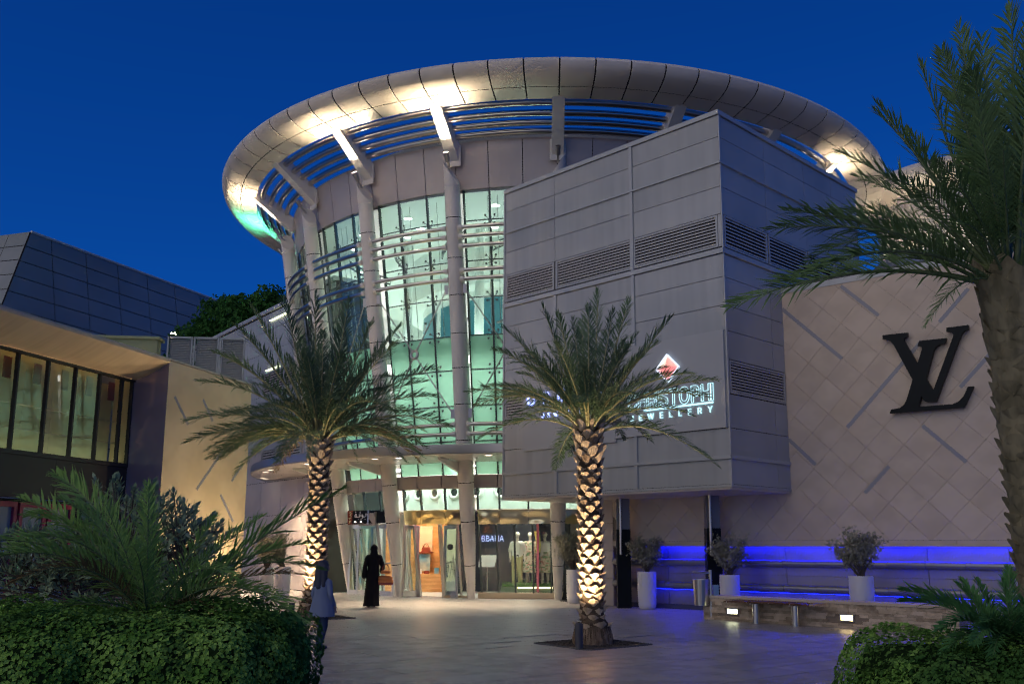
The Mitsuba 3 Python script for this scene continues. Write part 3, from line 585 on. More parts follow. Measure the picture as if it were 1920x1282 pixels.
mb = MB(); ring_surface(mb, RC1, RC0 - .04, 4.12, 60, -.35, 1.62); obj('soffit_backing', mb, 'm_joint', C)
for k in range(0, 4):   # tapering brackets under the soffit at each column
    a = k * BAY + 0.02; mb = MB(); t = np.array([math.cos(a), -math.sin(a), 0]) * .04
    A_ = [pol(a, rc(3.6), 3.72), pol(a, rc(3.6), 4.07), pol(a, 10.6, 4.07), pol(a, 10.6, 4.0)]; mb.hexa([x + t for x in A_] + [x - t for x in A_]); obj('canopy_bracket', mb, 'm_bracket', C)
DL = [(10.5, 10.9), (24.8, 10.99), (29.1, 11.02), (60.3, 11.01), (65.8, 10.98), (81.8, 11.06), (84.8, 11.04), (45.0, 11.0), (5.0, 11.0)]
for i, (ad, r) in enumerate(DL):
    a = math.radians(ad); c = pol(a, r, 4.078)
    gg = np.linspace(0, 2 * math.pi, 17)
    mb = MB(); mb.tube([c + [.115 * math.cos(x), .115 * math.sin(x), -.002] for x in gg], .018, 6, caps=False); d = obj('downlight', mb, 'm_bracket', C)
    mb = MB(); mb.disc(c + [0, 0, -.006], (0, 0, -1), 0.10, 16); obj('lens', mb, 'm_white', d, **(emit((9, 8, 6.5)) if i != 1 else emit((10, 10.5, 11))))
    tgt = pol(a, r + (1.1 if r > 10.9 and ad < 50 else 0.2), 0)
    if i in (0, 1, 4): spot(f'light_downlight_{i}', c - [0, 0, .03], tgt, (105, 82, 54) if i != 4 else (230, 172, 112), 46 if i != 4 else 70, 5)
# ------------------------------------------------------------------ grey panelled block
B = thing('panel_clad_block', 'grey metal panelled box with louvre bands standing in front of the rotunda', 'building')
N0 = np.array([4.247, 20.44]); dL = np.array([-.7104, .7038]); dR = np.array([.7038, .7104])
FL = Frame(N0, dL, (-.7038, -.7104)); FR = Frame(N0, dR, (.7104, -.7038))
UL, UR, ZB, ZT = 7.21, 6.95, 2.79, 11.617
def prism(mb, quad, z0, z1): mb.hexa([[x, y, z0] for x, y in quad] + [[x, y, z1] for x, y in quad])
c0, c1, c2, c3 = FL.P(0.03, 0, -.06), FR.P(UR, 0, -.06), FR.P(UR, 0, -7.15), FL.P(UL, 0, -.06)
quad = [c[:2] for c in (c0, c1, c2, c3)]
mb = MB(); prism(mb, quad, ZB + .05, ZT - .06); obj('core', mb, 'm_joint', B)
mb = MB(); prism(mb, [FL.P(0.0, 0, 0)[:2], FR.P(UR, 0, 0)[:2], FR.P(UR, 0, -7.2)[:2], FL.P(UL, 0, 0)[:2]], ZB, ZB + .045); obj('soffit', mb, 'm_soffit', B)
Z = [11.50, 10.963, 10.33, 9.743, 9.083]
rtone = random.Random(4)
def panel(fr, u0, u1, z0, z1, m='m_clad', name='panel', d=0.0, g=0.007):
    mb = MB(); fr.box(mb, u0 + g, u1 - g, z0 + g, z1 - g, -.045, d); return obj(name, mb, m if m != 'm_clad' else f'm_clad{rtone.randrange(3)}', B)
def louvre(fr, u0, u1, z0, z1, n):
    mb = MB(); fr.box(mb, u0, u1, z0, z1, -.058, -.05); L = obj('louvre', mb, 'm_dark', B)
    mb = MB()
    for a, b, c, d in ((u0, u0 + .05, z0, z1), (u1 - .05, u1, z0, z1), (u0 + .05, u1 - .05, z0, z0 + .04), (u0 + .05, u1 - .05, z1 - .04, z1)): fr.box(mb, a, b, c, d, -.045, .015)
    obj('frame', mb, 'm_clad_trim', L)
    h = (z1 - z0 - .08) / n
    for i in range(n):
        z = z0 + .04 + (i + .15) * h; mb = MB()
        P = lambda u: [fr.P(u, z + h * .62, -.045), fr.P(u, z, .012), fr.P(u, z + .022, .016), fr.P(u, z + h * .62 + .022, -.04)]
        mb.hexa(P(u0 + .05) + P(u1 - .05)); obj('slat', mb, 'm_louvre', L)
uL = [0.0, 2.60, 5.26, UL]; uR = [0.0, 2.0, 3.95, 5.45, UR]
for fr, uu in ((FL, uL), (FR, uR)):
    for u0, u1 in zip(uu[:-1], uu[1:]):
        for z1, z0 in zip(Z[:-1], Z[1:]): panel(fr, u0, u1, z0, z1)
        louvre(fr, u0 + (.10 if u0 == 0 else .03), u1 - .03, 8.304, 9.07, 9 if fr is FL else 8)
        if u0 == 0: panel(fr, 0, .10, 8.30, 9.08, 'm_clad_trim')
        if fr is FL or u0 < 2.5:
            for z1, z0 in ((8.13, 7.586), (7.586, 6.925), (6.925, 6.345)): panel(fr, u0, u1, z0, z1)
            for z1, z0 in ((4.14, 3.53), (3.46, 2.90)): panel(fr, u0, u1, z0, z1, d=-.012 if fr is FL else 0)
    # horizontal ledges and cap
    um = uu[-1]
    for z0, z1, d in ((8.14, 8.255, .05), (10.30, 10.345, .05), (ZT - .11, ZT, .045)):
        mb = MB(); fr.box(mb, -.045 if fr is FL else .003, um + .04, z0, z1, -.05, d); obj('ledge', mb, 'm_clad_trim', B)
    ue = um if fr is FL else 2.55
    for z0, z1, d in ((3.455, 3.535, .045), (ZB + .05, 2.895, .02)):
        mb = MB(); fr.box(mb, -.04 if fr is FL else .003, ue, z0, z1, -.05, d); obj('ledge', mb, 'm_clad_trim', B)
for u0, u1 in zip(uL[:-1], uL[1:]):
    for z1, z0 in ((6.345, 5.76), (5.76, 4.95), (4.95, 4.14)):
        if u0 == uL[2] and z0 > 4.9 and z0 < 5.7:
            continue
        panel(FL, u0, u1, z0, z1)
louvre(FL, 6.0, UL - .03, 4.97, 5.75, 9)
for u0, u1 in ((0, 2.0), (2.0, 2.55)):
    for z1, z0 in ((6.345, 5.69), (4.90, 4.14)): panel(FR, u0, u1, z0, z1)
louvre(FR, .10, 2.5, 4.92, 5.67, 10); panel(FR, 0, .10, 4.9, 5.69, 'm_clad_trim')
for u in (2.60, 5.24):    # pilaster ribs on the left face
    for z0, z1 in ((2.9, 3.45), (3.54, 4.14), (6.36, 8.13), (8.26, 10.29), (10.35, ZT - .12)):
        if u > 5 and z0 > 8: continue
        mb = MB(); FL.box(mb, u - .045, u + .045, z0, z1, -.05, .04); obj('rib', mb, 'm_clad_trim', B)
mb = MB(); FL.box(mb, -.03, .0, 2.85, ZT - .115, -.05, .0); obj('corner_trim', mb, 'm_clad_trim', B)
mb = MB(); FL.box(mb, UL - .0, UL + .05, ZB, ZT - .11, -.4, .02); obj('corner_trim', mb, 'm_clad_trim', B)
# posts under the block
for x, y in ((2.27, 24.85), (4.30, 23.15)):
    P_ = thing('steel_post', 'dark steel post with black lower casing ' + ('near the rotunda doors' if x < 3 else 'behind the litter bin') + ' under the grey block', 'post', 'posts under the grey block')
    mb = MB(); mb.box((x - .15, y - .15, 2.0), (x + .18, y + .15, ZB + .02)); obj('shaft', mb, 'm_satin_dark', P_)
    mb = MB(); mb.box((x - .16, y - .17, 0), (x + .19, y + .17, 1.995)); obj('casing', mb, 'm_black', P_)
    mb = MB(); mb.tube([(x - .07, y - .22, 1.35), (x - .07, y - .22, ZB)], .035, 10); obj('downpipe', mb, 'm_steel', P_, smooth=40)
# illuminated signs on the block
def glyph(c, height, depth, bold=False):
    if c == 'I': return trimesh.creation.box(extents=(height * .14, height, depth)).apply_translation((height * .07, height / 2, depth / 2))
    return meshkit.text_mesh(c, height, depth, bold)
def text_on(fr, holder, mt, em, text, u_left, z, height, width, depth, d0, bold=False):
    """one part per letter, spread over width, reading towards -u when seen from outside"""
    ms = [glyph(c, height, depth, bold) for c in text]; ws = [m.vertices[:, 0].max() for m in ms]
    sp = (width - sum(ws)) / max(len(text) - 1, 1); x = 0
    for m, w in zip(ms, ws):
        mb = MB(); v = np.array(m.vertices); mb.add(np.array([fr.P(u_left - (x + a), z + b, d0 + c) for a, b, c in v]), np.array(m.faces)); x += w + sp; obj('letter', mb, mt, holder, **em)
def outline_text(fr, holder, mt, em, text, u_left, z, height, width, w, d0, d1):
    ms = [glyph(c, height, .01) for c in text]
    for m in ms: m.vertices[:, 0] *= .80
    ws = [m.vertices[:, 0].max() for m in ms]; sp = (width - sum(ws)) / (len(text) - 1); x = 0
    for m, wd in zip(ms, ws):
        top = m.faces[(m.face_normals[:, 2] > .9)]; poly = unary_union([Polygon(m.vertices[f][:, :2]).buffer(1e-5) for f in top])
        poly = poly.buffer(0.014); ring_ = poly.difference(poly.buffer(-w)); x_ = x
        mb = MB(); mb.extrude(ring_, lambda a, b, d: fr.P(u_left - (x_ + a), z + b, d), d0, d1); x += wd + sp; obj('outlined_letter', mb, mt, holder, **em)
S1 = thing('diamond_jewellery_sign', 'grey sign panel with a lit orange diamond emblem over CHRISTOPHI JEWELLERY in pale blue light', 'sign')
mb = MB(); FL.box(mb, .03, 3.19, 4.145, 6.35, .003, .055); obj('sign_panel', mb, 'm_signpanel', S1)
outline_text(FL, S1, 'm_white', emit((.5, .95, 1.05)), 'CHRISTOPHI', 2.80, 4.79, 0.37, 2.46, 0.008, .06, .075)
mb = MB(); FL.box(mb, .34, 2.30, 4.715, 4.75, .06, .08); obj('underline', mb, 'm_white', S1, **emit((.6, 1.2, 1.4)))
text_on(FL, S1, 'm_white', emit((.45, .85, .95)), 'JEWELLERY', 2.72, 4.505, .145, 2.36, .03, .06)
em = np.array([(1.561, 6.0), (1.215, 5.655), (1.551, 5.32), (1.90, 5.665)]); ec = em.mean(0)
mb = MB(); pe = Polygon(em); mb.extrude(pe.difference(pe.buffer(-.018)), FL.P, .12, .06); E_ = obj('diamond_emblem', mb, 'm_white', S1, **emit((.7, .85, 1.1)))
k4 = ec + (em - ec) * .90; ck = ec + (0.06, 0.06)
for t, col in enumerate(((.80, .20, .09), (.72, .07, .03), (.78, .09, .045), (.95, .62, .42))):
    a, b = k4[t], k4[(t + 1) % 4]; mb = MB(); mb.add([FL.P(*a, .075), FL.P(*b, .075), FL.P(*ck, .11)], [[0, 2, 1]]); obj('facet', mb, 'm_white', E_, **emit(col))
S2 = thing('partly_hidden_jewellery_sign', 'grey sign panel with small blue lit letters mostly hidden behind the centre palm crown', 'sign')
mb = MB(); FL.box(mb, 3.20, 6.44, 4.06, 6.35, .003, .050); obj('sign_panel', mb, 'm_signpanel', S2)
for tx, u_, z_, h_, w_, bo in (('ORU', 6.27, 5.26, .30, 1.4, True), ('S', 3.72, 5.2, .2, .2, True), ('JEWELLERY', 5.70, 4.88, .12, 1.9, False)): text_on(FL, S2, 'm_white', emit((0.55, 0.8, 2.6)), tx, u_, z_, h_, w_, .03, .055, bo)
# ------------------------------------------------------------------ limestone wall on the right
W_ = thing('limestone_building', 'beige stone wall laid in diagonal tiles with dark inlay strips and a blue lit base', 'building')
FW = Frame((3.208, 24.585), (.773, -.634), (-.634, -.773))
U0, U1, ZW = -2.3, 11.2, 7.83
mb = MB(); FW.box(mb, U0, U1, 1.56, ZW, -.6, -.03); FW.box(mb, U0, U1, 0, 1.56, -.6, -.16); obj('wall', mb, 'm_joint_stone', W_)
reg = unary_union([Polygon([(U0, 1.70), (3.70, 1.70), (3.70, 2.84), (U0, 2.84)]), Polygon([(3.64, 1.70), (U1, 1.70), (U1, 7.66), (3.64, 7.66)])])
Sg = 0.84; rng = random.Random(5)
for i in range(-12, 24):
    for j in range(-22, 16):
        sC, dC = 10.97 + (i + .5) * Sg, -0.77 + (j + .5) * Sg; cu, cz = (sC + dC) / 2, (sC - dC) / 2
        if not (U0 - 1 < cu < U1 + 1 and 1 < cz < 8.5): continue
        h = Sg / 2 - 0.004; p = Polygon([(cu - h, cz), (cu, cz - h), (cu + h, cz), (cu, cz + h)]).intersection(reg)
        if p.is_empty or p.area < .01 or p.geom_type != 'Polygon': continue
        mb = MB(); mb.extrude(p, FW.P, -.03, 0.0 + rng.uniform(-.002, .002)); obj('tile', mb, ('m_limestone', 'm_limestone', 'm_limestone_b', 'm_limestone_c')[rng.randrange(4)], W_)
for (a, b) in (((3.67, 7.28), (5.08, 5.87)), ((5.16, 7.6), (5.99, 6.76)), ((5.11, 4.25), (6.90, 6.04)), ((6.78, 4.16), (7.62, 3.32)), ((3.67, 4.08), (4.31, 3.44)), ((5.42, 2.74), (6.0, 3.32)), ((7.62, 4.92), (8.46, 5.76)), ((7.3, 6.4), (7.95, 7.05)), ((8.9, 4.4), (9.7, 3.6))):
    mb = MB(); mb.extrude(LineString([a, b]).buffer(.042, cap_style=2), FW.P, -.01, .006); obj('inlay_strip', mb, 'm_strip', W_)
u = U0
while u < U1:
    mb = MB(); FW.box(mb, u + .003, min(u + 1.2, U1) - .003, 1.563, 1.694, -.03, .004); obj('base_course', mb, 'm_limestone_b', W_)
    mb = MB(); FW.box(mb, u + .003, min(u + 1.2, U1) - .003, 7.66, 7.80, -.3, .02); obj('coping', mb, 'm_clad_trim', W_)
    u += 1.2
mb = MB(); FW.box(mb, 3.6, U1, 7.805, 7.84, -.62, .03); obj('coping_cap', mb, 'm_charcoal', W_)
mb = MB(); FW.box(mb, U0, U1, 1.535, 1.56, -.16, -.075); obj('reveal', mb, 'm_clad_trim', W_)
u = -1.45; k = 0
while u < U1:
    a, b = u + .006, min(u + 1.62, U1) - .006
    for z0, z1 in ((.12, .88), (.89, 1.53)):
        mb = MB(); FW.box(mb, a, b, z0, z1, -.16, -.115); obj('metal_panel', mb, 'm_basepanel', W_)
    for z in (1.165, .60):
        for c, d in ((a, (a + b) / 2 - .004), ((a + b) / 2 + .004, b)):
            mb = MB(); mb.tube([FW.P(c, z, .02), FW.P(d, z, .02)], .088, 18); obj('rail_pipe', mb, 'm_pipe', W_, smooth=50)
        mb = MB(); mb.tube([FW.P((a + b) / 2, z, .02), FW.P((a + b) / 2, z, -.12)], .03, 8); obj('rail_bracket', mb, 'm_charcoal', W_)
    u += 1.62
mb = MB(); FW.box(mb, U0, U1, 0.0, .115, -.16, -.10); obj('plinth', mb, 'm_charcoal', W_)
u = -0.6
mb = MB(); mb.add([FW.P(u, 1.5605, d) for u, d in ((-.6, -.07), (10.8, -.07), (10.8, .0), (-.6, .0))], [[0, 1, 2, 3]]); obj('blue_light_strip', mb, 'm_white', W_, **emit((0.0, 0.3, 95.0), 1.5))
mb = MB(); mb.add([FW.P(-.6, .485, -.08), FW.P(10.8, .485, -.08), FW.P(10.8, .50, .0), FW.P(-.6, .50, .0)], [[0, 1, 2, 3]]); obj('low_blue_light_strip', mb, 'm_white', W_, **emit((0.0, 0.06, 9.0), .6))
# grey stone pier between the stone wall and the rotunda
mb = MB(); FW.box(mb, -2.3, -1.46, 0, 2.84, -.10, -.02); obj('grey_pier', mb, 'm_joint_stone', W_)
for z0, z1 in ((.01, .72), (.73, 1.44), (1.45, 2.16), (2.17, 2.82)):
    mb = MB(); FW.box(mb, -2.3, -1.47, z0, z1, -.05, .01); obj('grey_panel', mb, 'm_band', W_)
LV = thing('black_monogram_sign', 'large black monogram of a V crossing a slanted L mounted on the stone wall', 'sign')
PV = [(6.104, 6.252), (6.097, 6.164), (6.188, 6.139), (6.263, 6.094), (6.326, 6.015), (6.887, 4.697), (6.922, 4.661), (7.095, 4.642), (7.15, 4.652), (7.705, 5.904), (7.778, 6.048), (7.835, 6.108), (7.916, 6.121), (7.923, 6.216), (7.476, 6.222), (7.47, 6.135), (7.55, 6.116), (7.598, 6.084), (7.607, 6.025), (7.103, 4.882), (6.553, 6.084), (6.575, 6.125), (6.643, 6.141), (6.649, 6.234)]
PL = [(6.889, 6.013), (6.843, 5.905), (6.917, 5.885), (6.939, 5.843), (6.525, 4.732), (6.465, 4.63), (6.362, 4.571), (6.179, 4.554), (6.14, 4.473), (7.7, 4.462), (7.925, 4.887), (7.812, 4.895), (7.718, 4.71), (7.604, 4.599), (7.476, 4.551), (6.767, 4.563), (7.177, 5.762), (7.238, 5.842), (7.324, 5.879), (7.425, 5.895), (7.459, 5.997)]
for nm, p, d in (('letter_v', PV, .16), ('letter_l', PL, .155)):
    mb = MB(); mb.extrude(Polygon(p).buffer(.012).buffer(-.012), FW.P, .06, d); obj(nm, mb, 'm_black', LV)
mb = MB()
for uu, zz in ((6.35, 6.1), (6.6, 5.0), (7.6, 6.1), (7.0, 4.75), (7.3, 4.5)): mb.tube([FW.P(uu, zz, -.01), FW.P(uu, zz, .07)], .02, 6)
obj('spacer', mb, 'm_steel', LV)
# lit rooftop structures behind the stone wall
Q_ = thing('rooftop_rotunda', 'cream floodlit round rooftop structure seen through the right palm fronds', 'building')
qc = (17.3, 36.0)
mb = MB(); mb.lathe([(3.3, 7.0), (3.3, 14.8)], qc + (0,), 48); obj('round_wall', mb, 'm_bracket', Q_, smooth=True)
mb = MB(); mb.lathe([(3.3, 14.8), (3.8, 14.95), (4.2, 15.25), (4.3, 15.5), (4.15, 15.7), (3.3, 15.8), (0, 15.9)], qc + (0,), 48); obj('curved_roof_edge', mb, 'm_ring', Q_, smooth=40)
for i in range(6):
    a = math.radians(180 + 25 + i * 25); x, y = qc[0] + 3.65 * math.cos(a), qc[1] + 3.65 * math.sin(a)
    mb = MB(); mb.tube([(x, y, 7.0), (x - .2 * math.cos(a), y - .2 * math.sin(a), 14.9)], .13, 10); obj('column', mb, 'm_column', Q_, smooth=40)
mb = MB()
for i in range(9):
    a = math.radians(190 + i * 18); x, y = qc[0] + 4.1 * math.cos(a), qc[1] + 4.1 * math.sin(a); mb.disc((x, y, 11.9), (-.35 * math.cos(a), -.35 * math.sin(a), 1), .16, 12)
obj('floodlight', mb, 'm_white', Q_, **emit((60, 52, 38), .8))
mb = MB(); mb.box((12.6, 31.2, 6.9), (23.5, 41.0, 11.7)); obj('terrace', mb, 'm_clad_trim', Q_)
# low ledger stone wall with lamps
LWt = thing('ledger_stone_wall', 'low tan ledger stone seat wall with pale coping and two recessed lamps behind the bench', 'wall')
A_, B_ = np.array([3.70, 21.10]), np.array([7.6, 17.28]); FB = Frame(A_, B_ - A_, (-(B_ - A_)[1] * -1, 0)); FB.n = nrm(np.array([FB.d[1], -FB.d[0]]))
LB = float(np.linalg.norm(B_ - A_))
mb = MB(); FB.box(mb, .02, LB, 0, .46, -.40, -.02); obj('core', mb, 'm_joint_stone', LWt)
lamps_u = [(0.72, .20), (3.32, .20)]
z, row = 0.0, 0; strips_extra = MB(); count = 0
while z < .455:
    h = rng.choice([.045, .06, .07]); h = min(h, .46 - z); u = -rng.uniform(0, .2)
    while u < LB:
        l = rng.uniform(.16, .46); a, b = max(u, 0) + .0015, min(u + l, LB) - .0015
        if b - a > .02 and not any(a < lu + .14 and b > lu - .14 and z < lz + .065 and z + h > lz - .065 for lu, lz in lamps_u):
            mb = MB() if count < 290 else strips_extra; FB.box(mb, a, b, z + .001, z + h - .0015, -.03, rng.uniform(0, .016)); count += 1
            if mb is not strips_extra: obj('stone_strip', mb, f'm_ledger{rng.randrange(3)}', LWt)
        u += l
    z += h; row += 1
if strips_extra.n: tag(obj('more_stone_strips', strips_extra, 'm_ledger0', LWt), kind='stuff')
mb = MB(); FB.box(mb, -.02, .0, 0, .46, -.40, .01); obj('end_face', mb, 'm_ledger1', LWt)
u = -.03
while u < LB:
    mb = MB(); FB.box(mb, u + .002, min(u + .6, LB) - .002, .46, .51, -.43, .035); obj('coping', mb, 'm_limestone', LWt); u += .6
for i, (lu, lz) in enumerate(lamps_u):
    mb = MB(); FB.box(mb, lu - .135, lu + .135, lz - .045, lz + .045, -.03, .004); d = obj('recessed_lamp', mb, 'm_white', LWt, **emit(((8.5, 9.0, 5.6), (10, 7.2, 3.0))[i], 1.0))
    mb = MB(); [FB.box(mb, a, b, c, e_, -.03, .018) for a, b, c, e_ in ((lu - .15, lu - .125, lz - .07, lz + .07), (lu + .125, lu + .15, lz - .07, lz + .07), (lu - .125, lu + .125, lz + .05, lz + .07), (lu - .125, lu + .125, lz - .07, lz - .055))]; obj('lamp_frame', mb, 'm_satin', LWt)
# ------------------------------------------------------------------ buildings on the left
Lb = thing('sandstone_boutique', 'left sandstone building with glowing gold cornice, big window band and a plain ochre end wall', 'building')
CL = np.array([-9.596, 24.0]); ld = np.array([math.sin(.2329), math.cos(.2329)]); ln = np.array([ld[1], -ld[0]])
FO = Frame(CL, ld, ln)     # outer wall plane; u < 0 towards the viewer
UE = 4.10
mb = MB(); FO.box(mb, 0.0, UE, 0, 6.34, -1.6, 0.0); obj('ochre_wall', mb, 'm_sand', Lb)
for a, b in (((.32, 5.44), (1.0, 4.78)), ((1.62, 5.55), (2.15, 5.02)), ((2.74, 4.24), (1.58, 3.08)), ((2.77, 2.99), (3.5, 2.26)), ((3.8, 3.92), (3.3, 3.42)), ((.6, 2.2), (1.2, 1.6))):
    mb = MB(); mb.extrude(LineString([a, b]).buffer(.042, cap_style=2), FO.P, -.01, .006); obj('inlay_strip', mb, 'm_strip', Lb)
mb = MB(); FO.box(mb, UE, UE + .02, 0, 6.34, -1.6, -.003); obj('end_return', mb, 'm_sand', Lb)
RD = 1.05; ZH, ZS = 5.80, 3.66
mb = MB(); mb.add([FO.P(0, 2.0, 0), FO.P(0, 6.32, 0), FO.P(-.02, 5.82, -RD), FO.P(-.02, 2.0, -RD)], [[0, 1, 2, 3]]); obj('marble_reveal', mb, 'm_marble', Lb)
mb = MB(); mb.grid([[FO.P(u, z, d) for z, d in ((6.36, .02), (6.30, .02), (6.12, -.30), (5.95, -.66), (5.84, -RD))] for u in np.linspace(-12, 0, 13)]); obj('gold_cornice', mb, 'm_gold', Lb, smooth=50)
mb = MB(); FO.box(mb, -12, UE, 6.36, 6.40, -9, .02); obj('flat_roof', mb, 'm_band', Lb)
mb = MB(); FO.box(mb, -12, -.02, ZH, ZH + .05, -RD - .06, -RD + .10); obj('window_head', mb, 'm_facade_dark', Lb)
mb = MB(); FO.box(mb, -11, -.15, ZH + .052, ZH + .06, -RD + .02, -RD + .06); obj('cornice_light', mb, 'm_white', Lb, **emit((28, 17, 8.4), 1.0))
edges = [-.03, -.44, -1.28, -2.14, -3.04, -3.96, -4.9, -5.86, -6.84, -7.84]
for a, b in zip(edges[1:], edges[:-1]):
    mb = MB(); mb.add([FO.P(a + .025, ZS, -RD), FO.P(b - .025, ZS, -RD), FO.P(b - .025, ZH, -RD), FO.P(a + .025, ZH, -RD)], [[0, 1, 2, 3]]); obj('window_pane', mb, 'm_glass_smoke', Lb)
    mb = MB(); FO.box(mb, b - .025, b + .025, ZS, ZH, -RD - .05, -RD + .05); obj('mullion', mb, 'm_facade_dark', Lb)
    mb = MB(); FO.box(mb, a + .004, b - .004 if b < -.1 else b + .03, ZS, ZH - .05, -RD - .62, -RD - .6); obj('blind', mb, 'm_blind', Lb)
    mb = MB(); FO.box(mb, a + .08, a + .30, ZH - .5, ZH - .02, -RD - .46, -RD - .43); obj('bracket_box', mb, 'm_pinkdim' if int(a * 7) % 2 else 'm_concrete', Lb)
    for zz in (4.2, 4.75): 
        mb = MB(); mb.tube([FO.P(a, zz, -RD - .4), FO.P(b, zz, -RD - .4)], .012, 5); obj('rail', mb, 'm_satin', Lb)
mb = MB(); FO.box(mb, -12, -.02, ZS - .10, ZS, -RD - .9, -RD + .06); obj('sill', mb, 'm_facade_dark', Lb)
mb = MB(); FO.box(mb, -12, 0, ZS - .2, 6.3, -RD - 1.2, -RD - 1.0); obj('room_wall', mb, 'm_blind', Lb)
mb = MB(); FO.box(mb, -11, -.06, ZS + .01, ZS + .03, -RD - .42, -RD - .30); obj('room_lamp', mb, 'm_white', Lb, **emit((3.4, 3.4, 2.5), .8))
for a, b in ((-2.55, -.02), (-5.6, -2.56), (-8.7, -5.61), (-12, -8.71)):
    mb = MB(); FO.box(mb, a, b, 2.64, ZS - .11, -RD - .3, -RD + .04); obj('fascia_panel', mb, 'm_facade_dark', Lb)
mb = MB(); FO.box(mb, -12, -.02, 0, 2.63, -RD - .6, -RD - .5); obj('shopfront', mb, 'm_facade_dark', Lb)
for a in (-3.95, -3.05, -2.15):
    mb = MB(); [FO.box(mb, x0, x1, z0, z1, -RD - .49, -RD - .38) for x0, x1, z0, z1 in ((a, a + .1, 0, 2.56), (a + .72, a + .82, 0, 2.56), (a + .1, a + .72, 2.44, 2.56), (a + .1, a + .72, 0, .14))]; d = obj('pink_door_frame', mb, 'm_pink', Lb)
    mb = MB(); FO.box(mb, a + .1, a + .72, .14, 2.44, -RD - .46, -RD - .45); obj('pane', mb, 'm_greyglass', d)
# ledge lamp near the corner
mb = MB(); mb.disc(FO.P(-.55, 2.62, -RD - .15), (0, 0, -1), .06, 10); obj('soffit_lamp', mb, 'm_white', Lb, **emit((7, 7, 6)))
# small uplights at the foot of the ochre wall
for i, u in enumerate((1.0, 2.9)):
    k = thing('ground_uplight', ('round ground uplight behind the shrubs at the near end of the ochre wall', 'round ground uplight at the far end of the ochre wall')[i], 'uplight', 'uplights along the ochre wall')
    c = FO.P(u, 0.0, 1.3)
    mb = MB(); mb.lathe([(0, 0), (.13, 0), (.13, .12), (.11, .14)], c, 18); obj('body', mb, 'm_charcoal', k, smooth=30)
    mb = MB(); mb.disc(c + [0, 0, .135], (0, 0, 1), .10, 14); obj('lens', mb, 'm_white', k, **emit((7, 5, 2.6)))
    spot(f'light_uplight_{i}', c + np.array([0, 0, .2]), FO.P(u, 3.6, 0), (19, 14, 8), 65, 25, .8)
# side wing that runs back from the rotunda
Sw = thing('side_wing', 'grey side wing with louvre openings and two thin light lines beside the rotunda', 'building')
sd_ = np.array([-.612, .791]); FS = Frame((-7.2, 32.4), sd_, (-.791, -.612))
LS_ = 16.0
mb = MB(); FS.box(mb, 0, LS_, 0, 10.95, -1.5, -.02); obj('core', mb, 'm_joint', Sw)
zs = [0.02, .9, 1.8, 2.7, 4.0, 5.3, 6.6, 7.5, 8.4, 9.3, 10.2, 10.9]
LO = [(2.3, 4.3, 4.45, 5.25), (4.6, 6.0, 4.45, 5.25), (.8, 2.0, 7.55, 8.35), (2.2, 4.0, 7.55, 8.35), (4.2, 6.2, 7.55, 8.35)]
for a, b in zip(np.arange(0, LS_, 2.0), np.arange(2.0, LS_ + .1, 2.0)):
    for z0, z1 in zip(zs[:-1], zs[1:]):
        mb = MB(); FS.box(mb, a + .008, b - .008, z0 + .008, z1 - .008, -.02, .0); obj('panel', mb, 'm_band' if z1 < 5.4 else 'm_clad', Sw)
for a, b, z0, z1 in LO:
    mb = MB(); FS.box(mb, a, b, z0, z1, .002, .01); l = obj('louvre', mb, 'm_dark', Sw)
    for i in range(8):
        z = z0 + (i + .1) * (z1 - z0) / 8; mb = MB(); P = lambda u: [FS.P(u, z + .05, .012), FS.P(u, z, .06), FS.P(u, z + .02, .065), FS.P(u, z + .07, .017)]
        mb.hexa(P(a + .02) + P(b - .02)); obj('slat', mb, 'm_louvre', l)
    mb = MB(); [FS.box(mb, p, q, r, s, .003, .07) for p, q, r, s in ((a - .06, a, z0 - .06, z1 + .06), (b, b + .06, z0 - .06, z1 + .06), (a, b, z1, z1 + .06), (a, b, z0 - .06, z0))]; obj('frame', mb, 'm_clad_trim', l)
mb = MB(); FS.box(mb, -.02, LS_, 10.95, 11.1, -1.6, .08); obj('coping', mb, 'm_clad_trim', Sw)
for a, b, z in ((3.2, 5.9, 10.55), (4.7, 6.1, 8.5)):
    mb = MB(); FS.box(mb, a, b, z, z + .035, .01, .06); obj('light_line', mb, 'm_white', Sw, **emit((3.2, 3.4, 2.0), .4))
# louvred plant screen on the left roof
Ps = thing('roof_plant_screen', 'pale grey louvred plant screen on the roof of the left building', 'screen')
FP = Frame((-13.3, 33.0), (1, .12), (.12, -1)); 
for i, (a, b) in enumerate(((0, .88), (.92, 1.80), (1.84, 2.72))):
    mb = MB(); FP.box(mb, a, a + .05, 6.4, 9.0, 0, .1); FP.box(mb, b - .05, b, 6.4, 9.0, 0, .1); FP.box(mb, a + .08, b - .08, 8.93, 9.0, 0, .1); obj('post', mb, 'm_screen', Ps)
    mb = MB(); FP.box(mb, a + .08, b - .08, 6.4, 8.93, -.05, -.02); obj('backing', mb, 'm_screen', Ps)
    for j in range(40):
        z = 6.45 + j * .062; mb = MB(); P = lambda u: [FP.P(u, z + .045, .0), FP.P(u, z, .03), FP.P(u, z + .01, .035), FP.P(u, z + .055, .005)]; mb.hexa(P(a + .08) + P(b - .08)); obj('slat', mb, 'm_screen', Ps)
Pb = thing('olive_parapet', 'small olive green lit parapet block behind the gold cornice', 'parapet')
mb = MB(); FP.box(mb, -4.5, -.4, 6.4, 8.9, -.6, -.1); obj('block', mb, 'm_olive', Pb); mb = MB(); FP.box(mb, -4.6, -.3, 8.9, 9.0, -.7, 0); obj('cap', mb, 'm_olive', Pb)
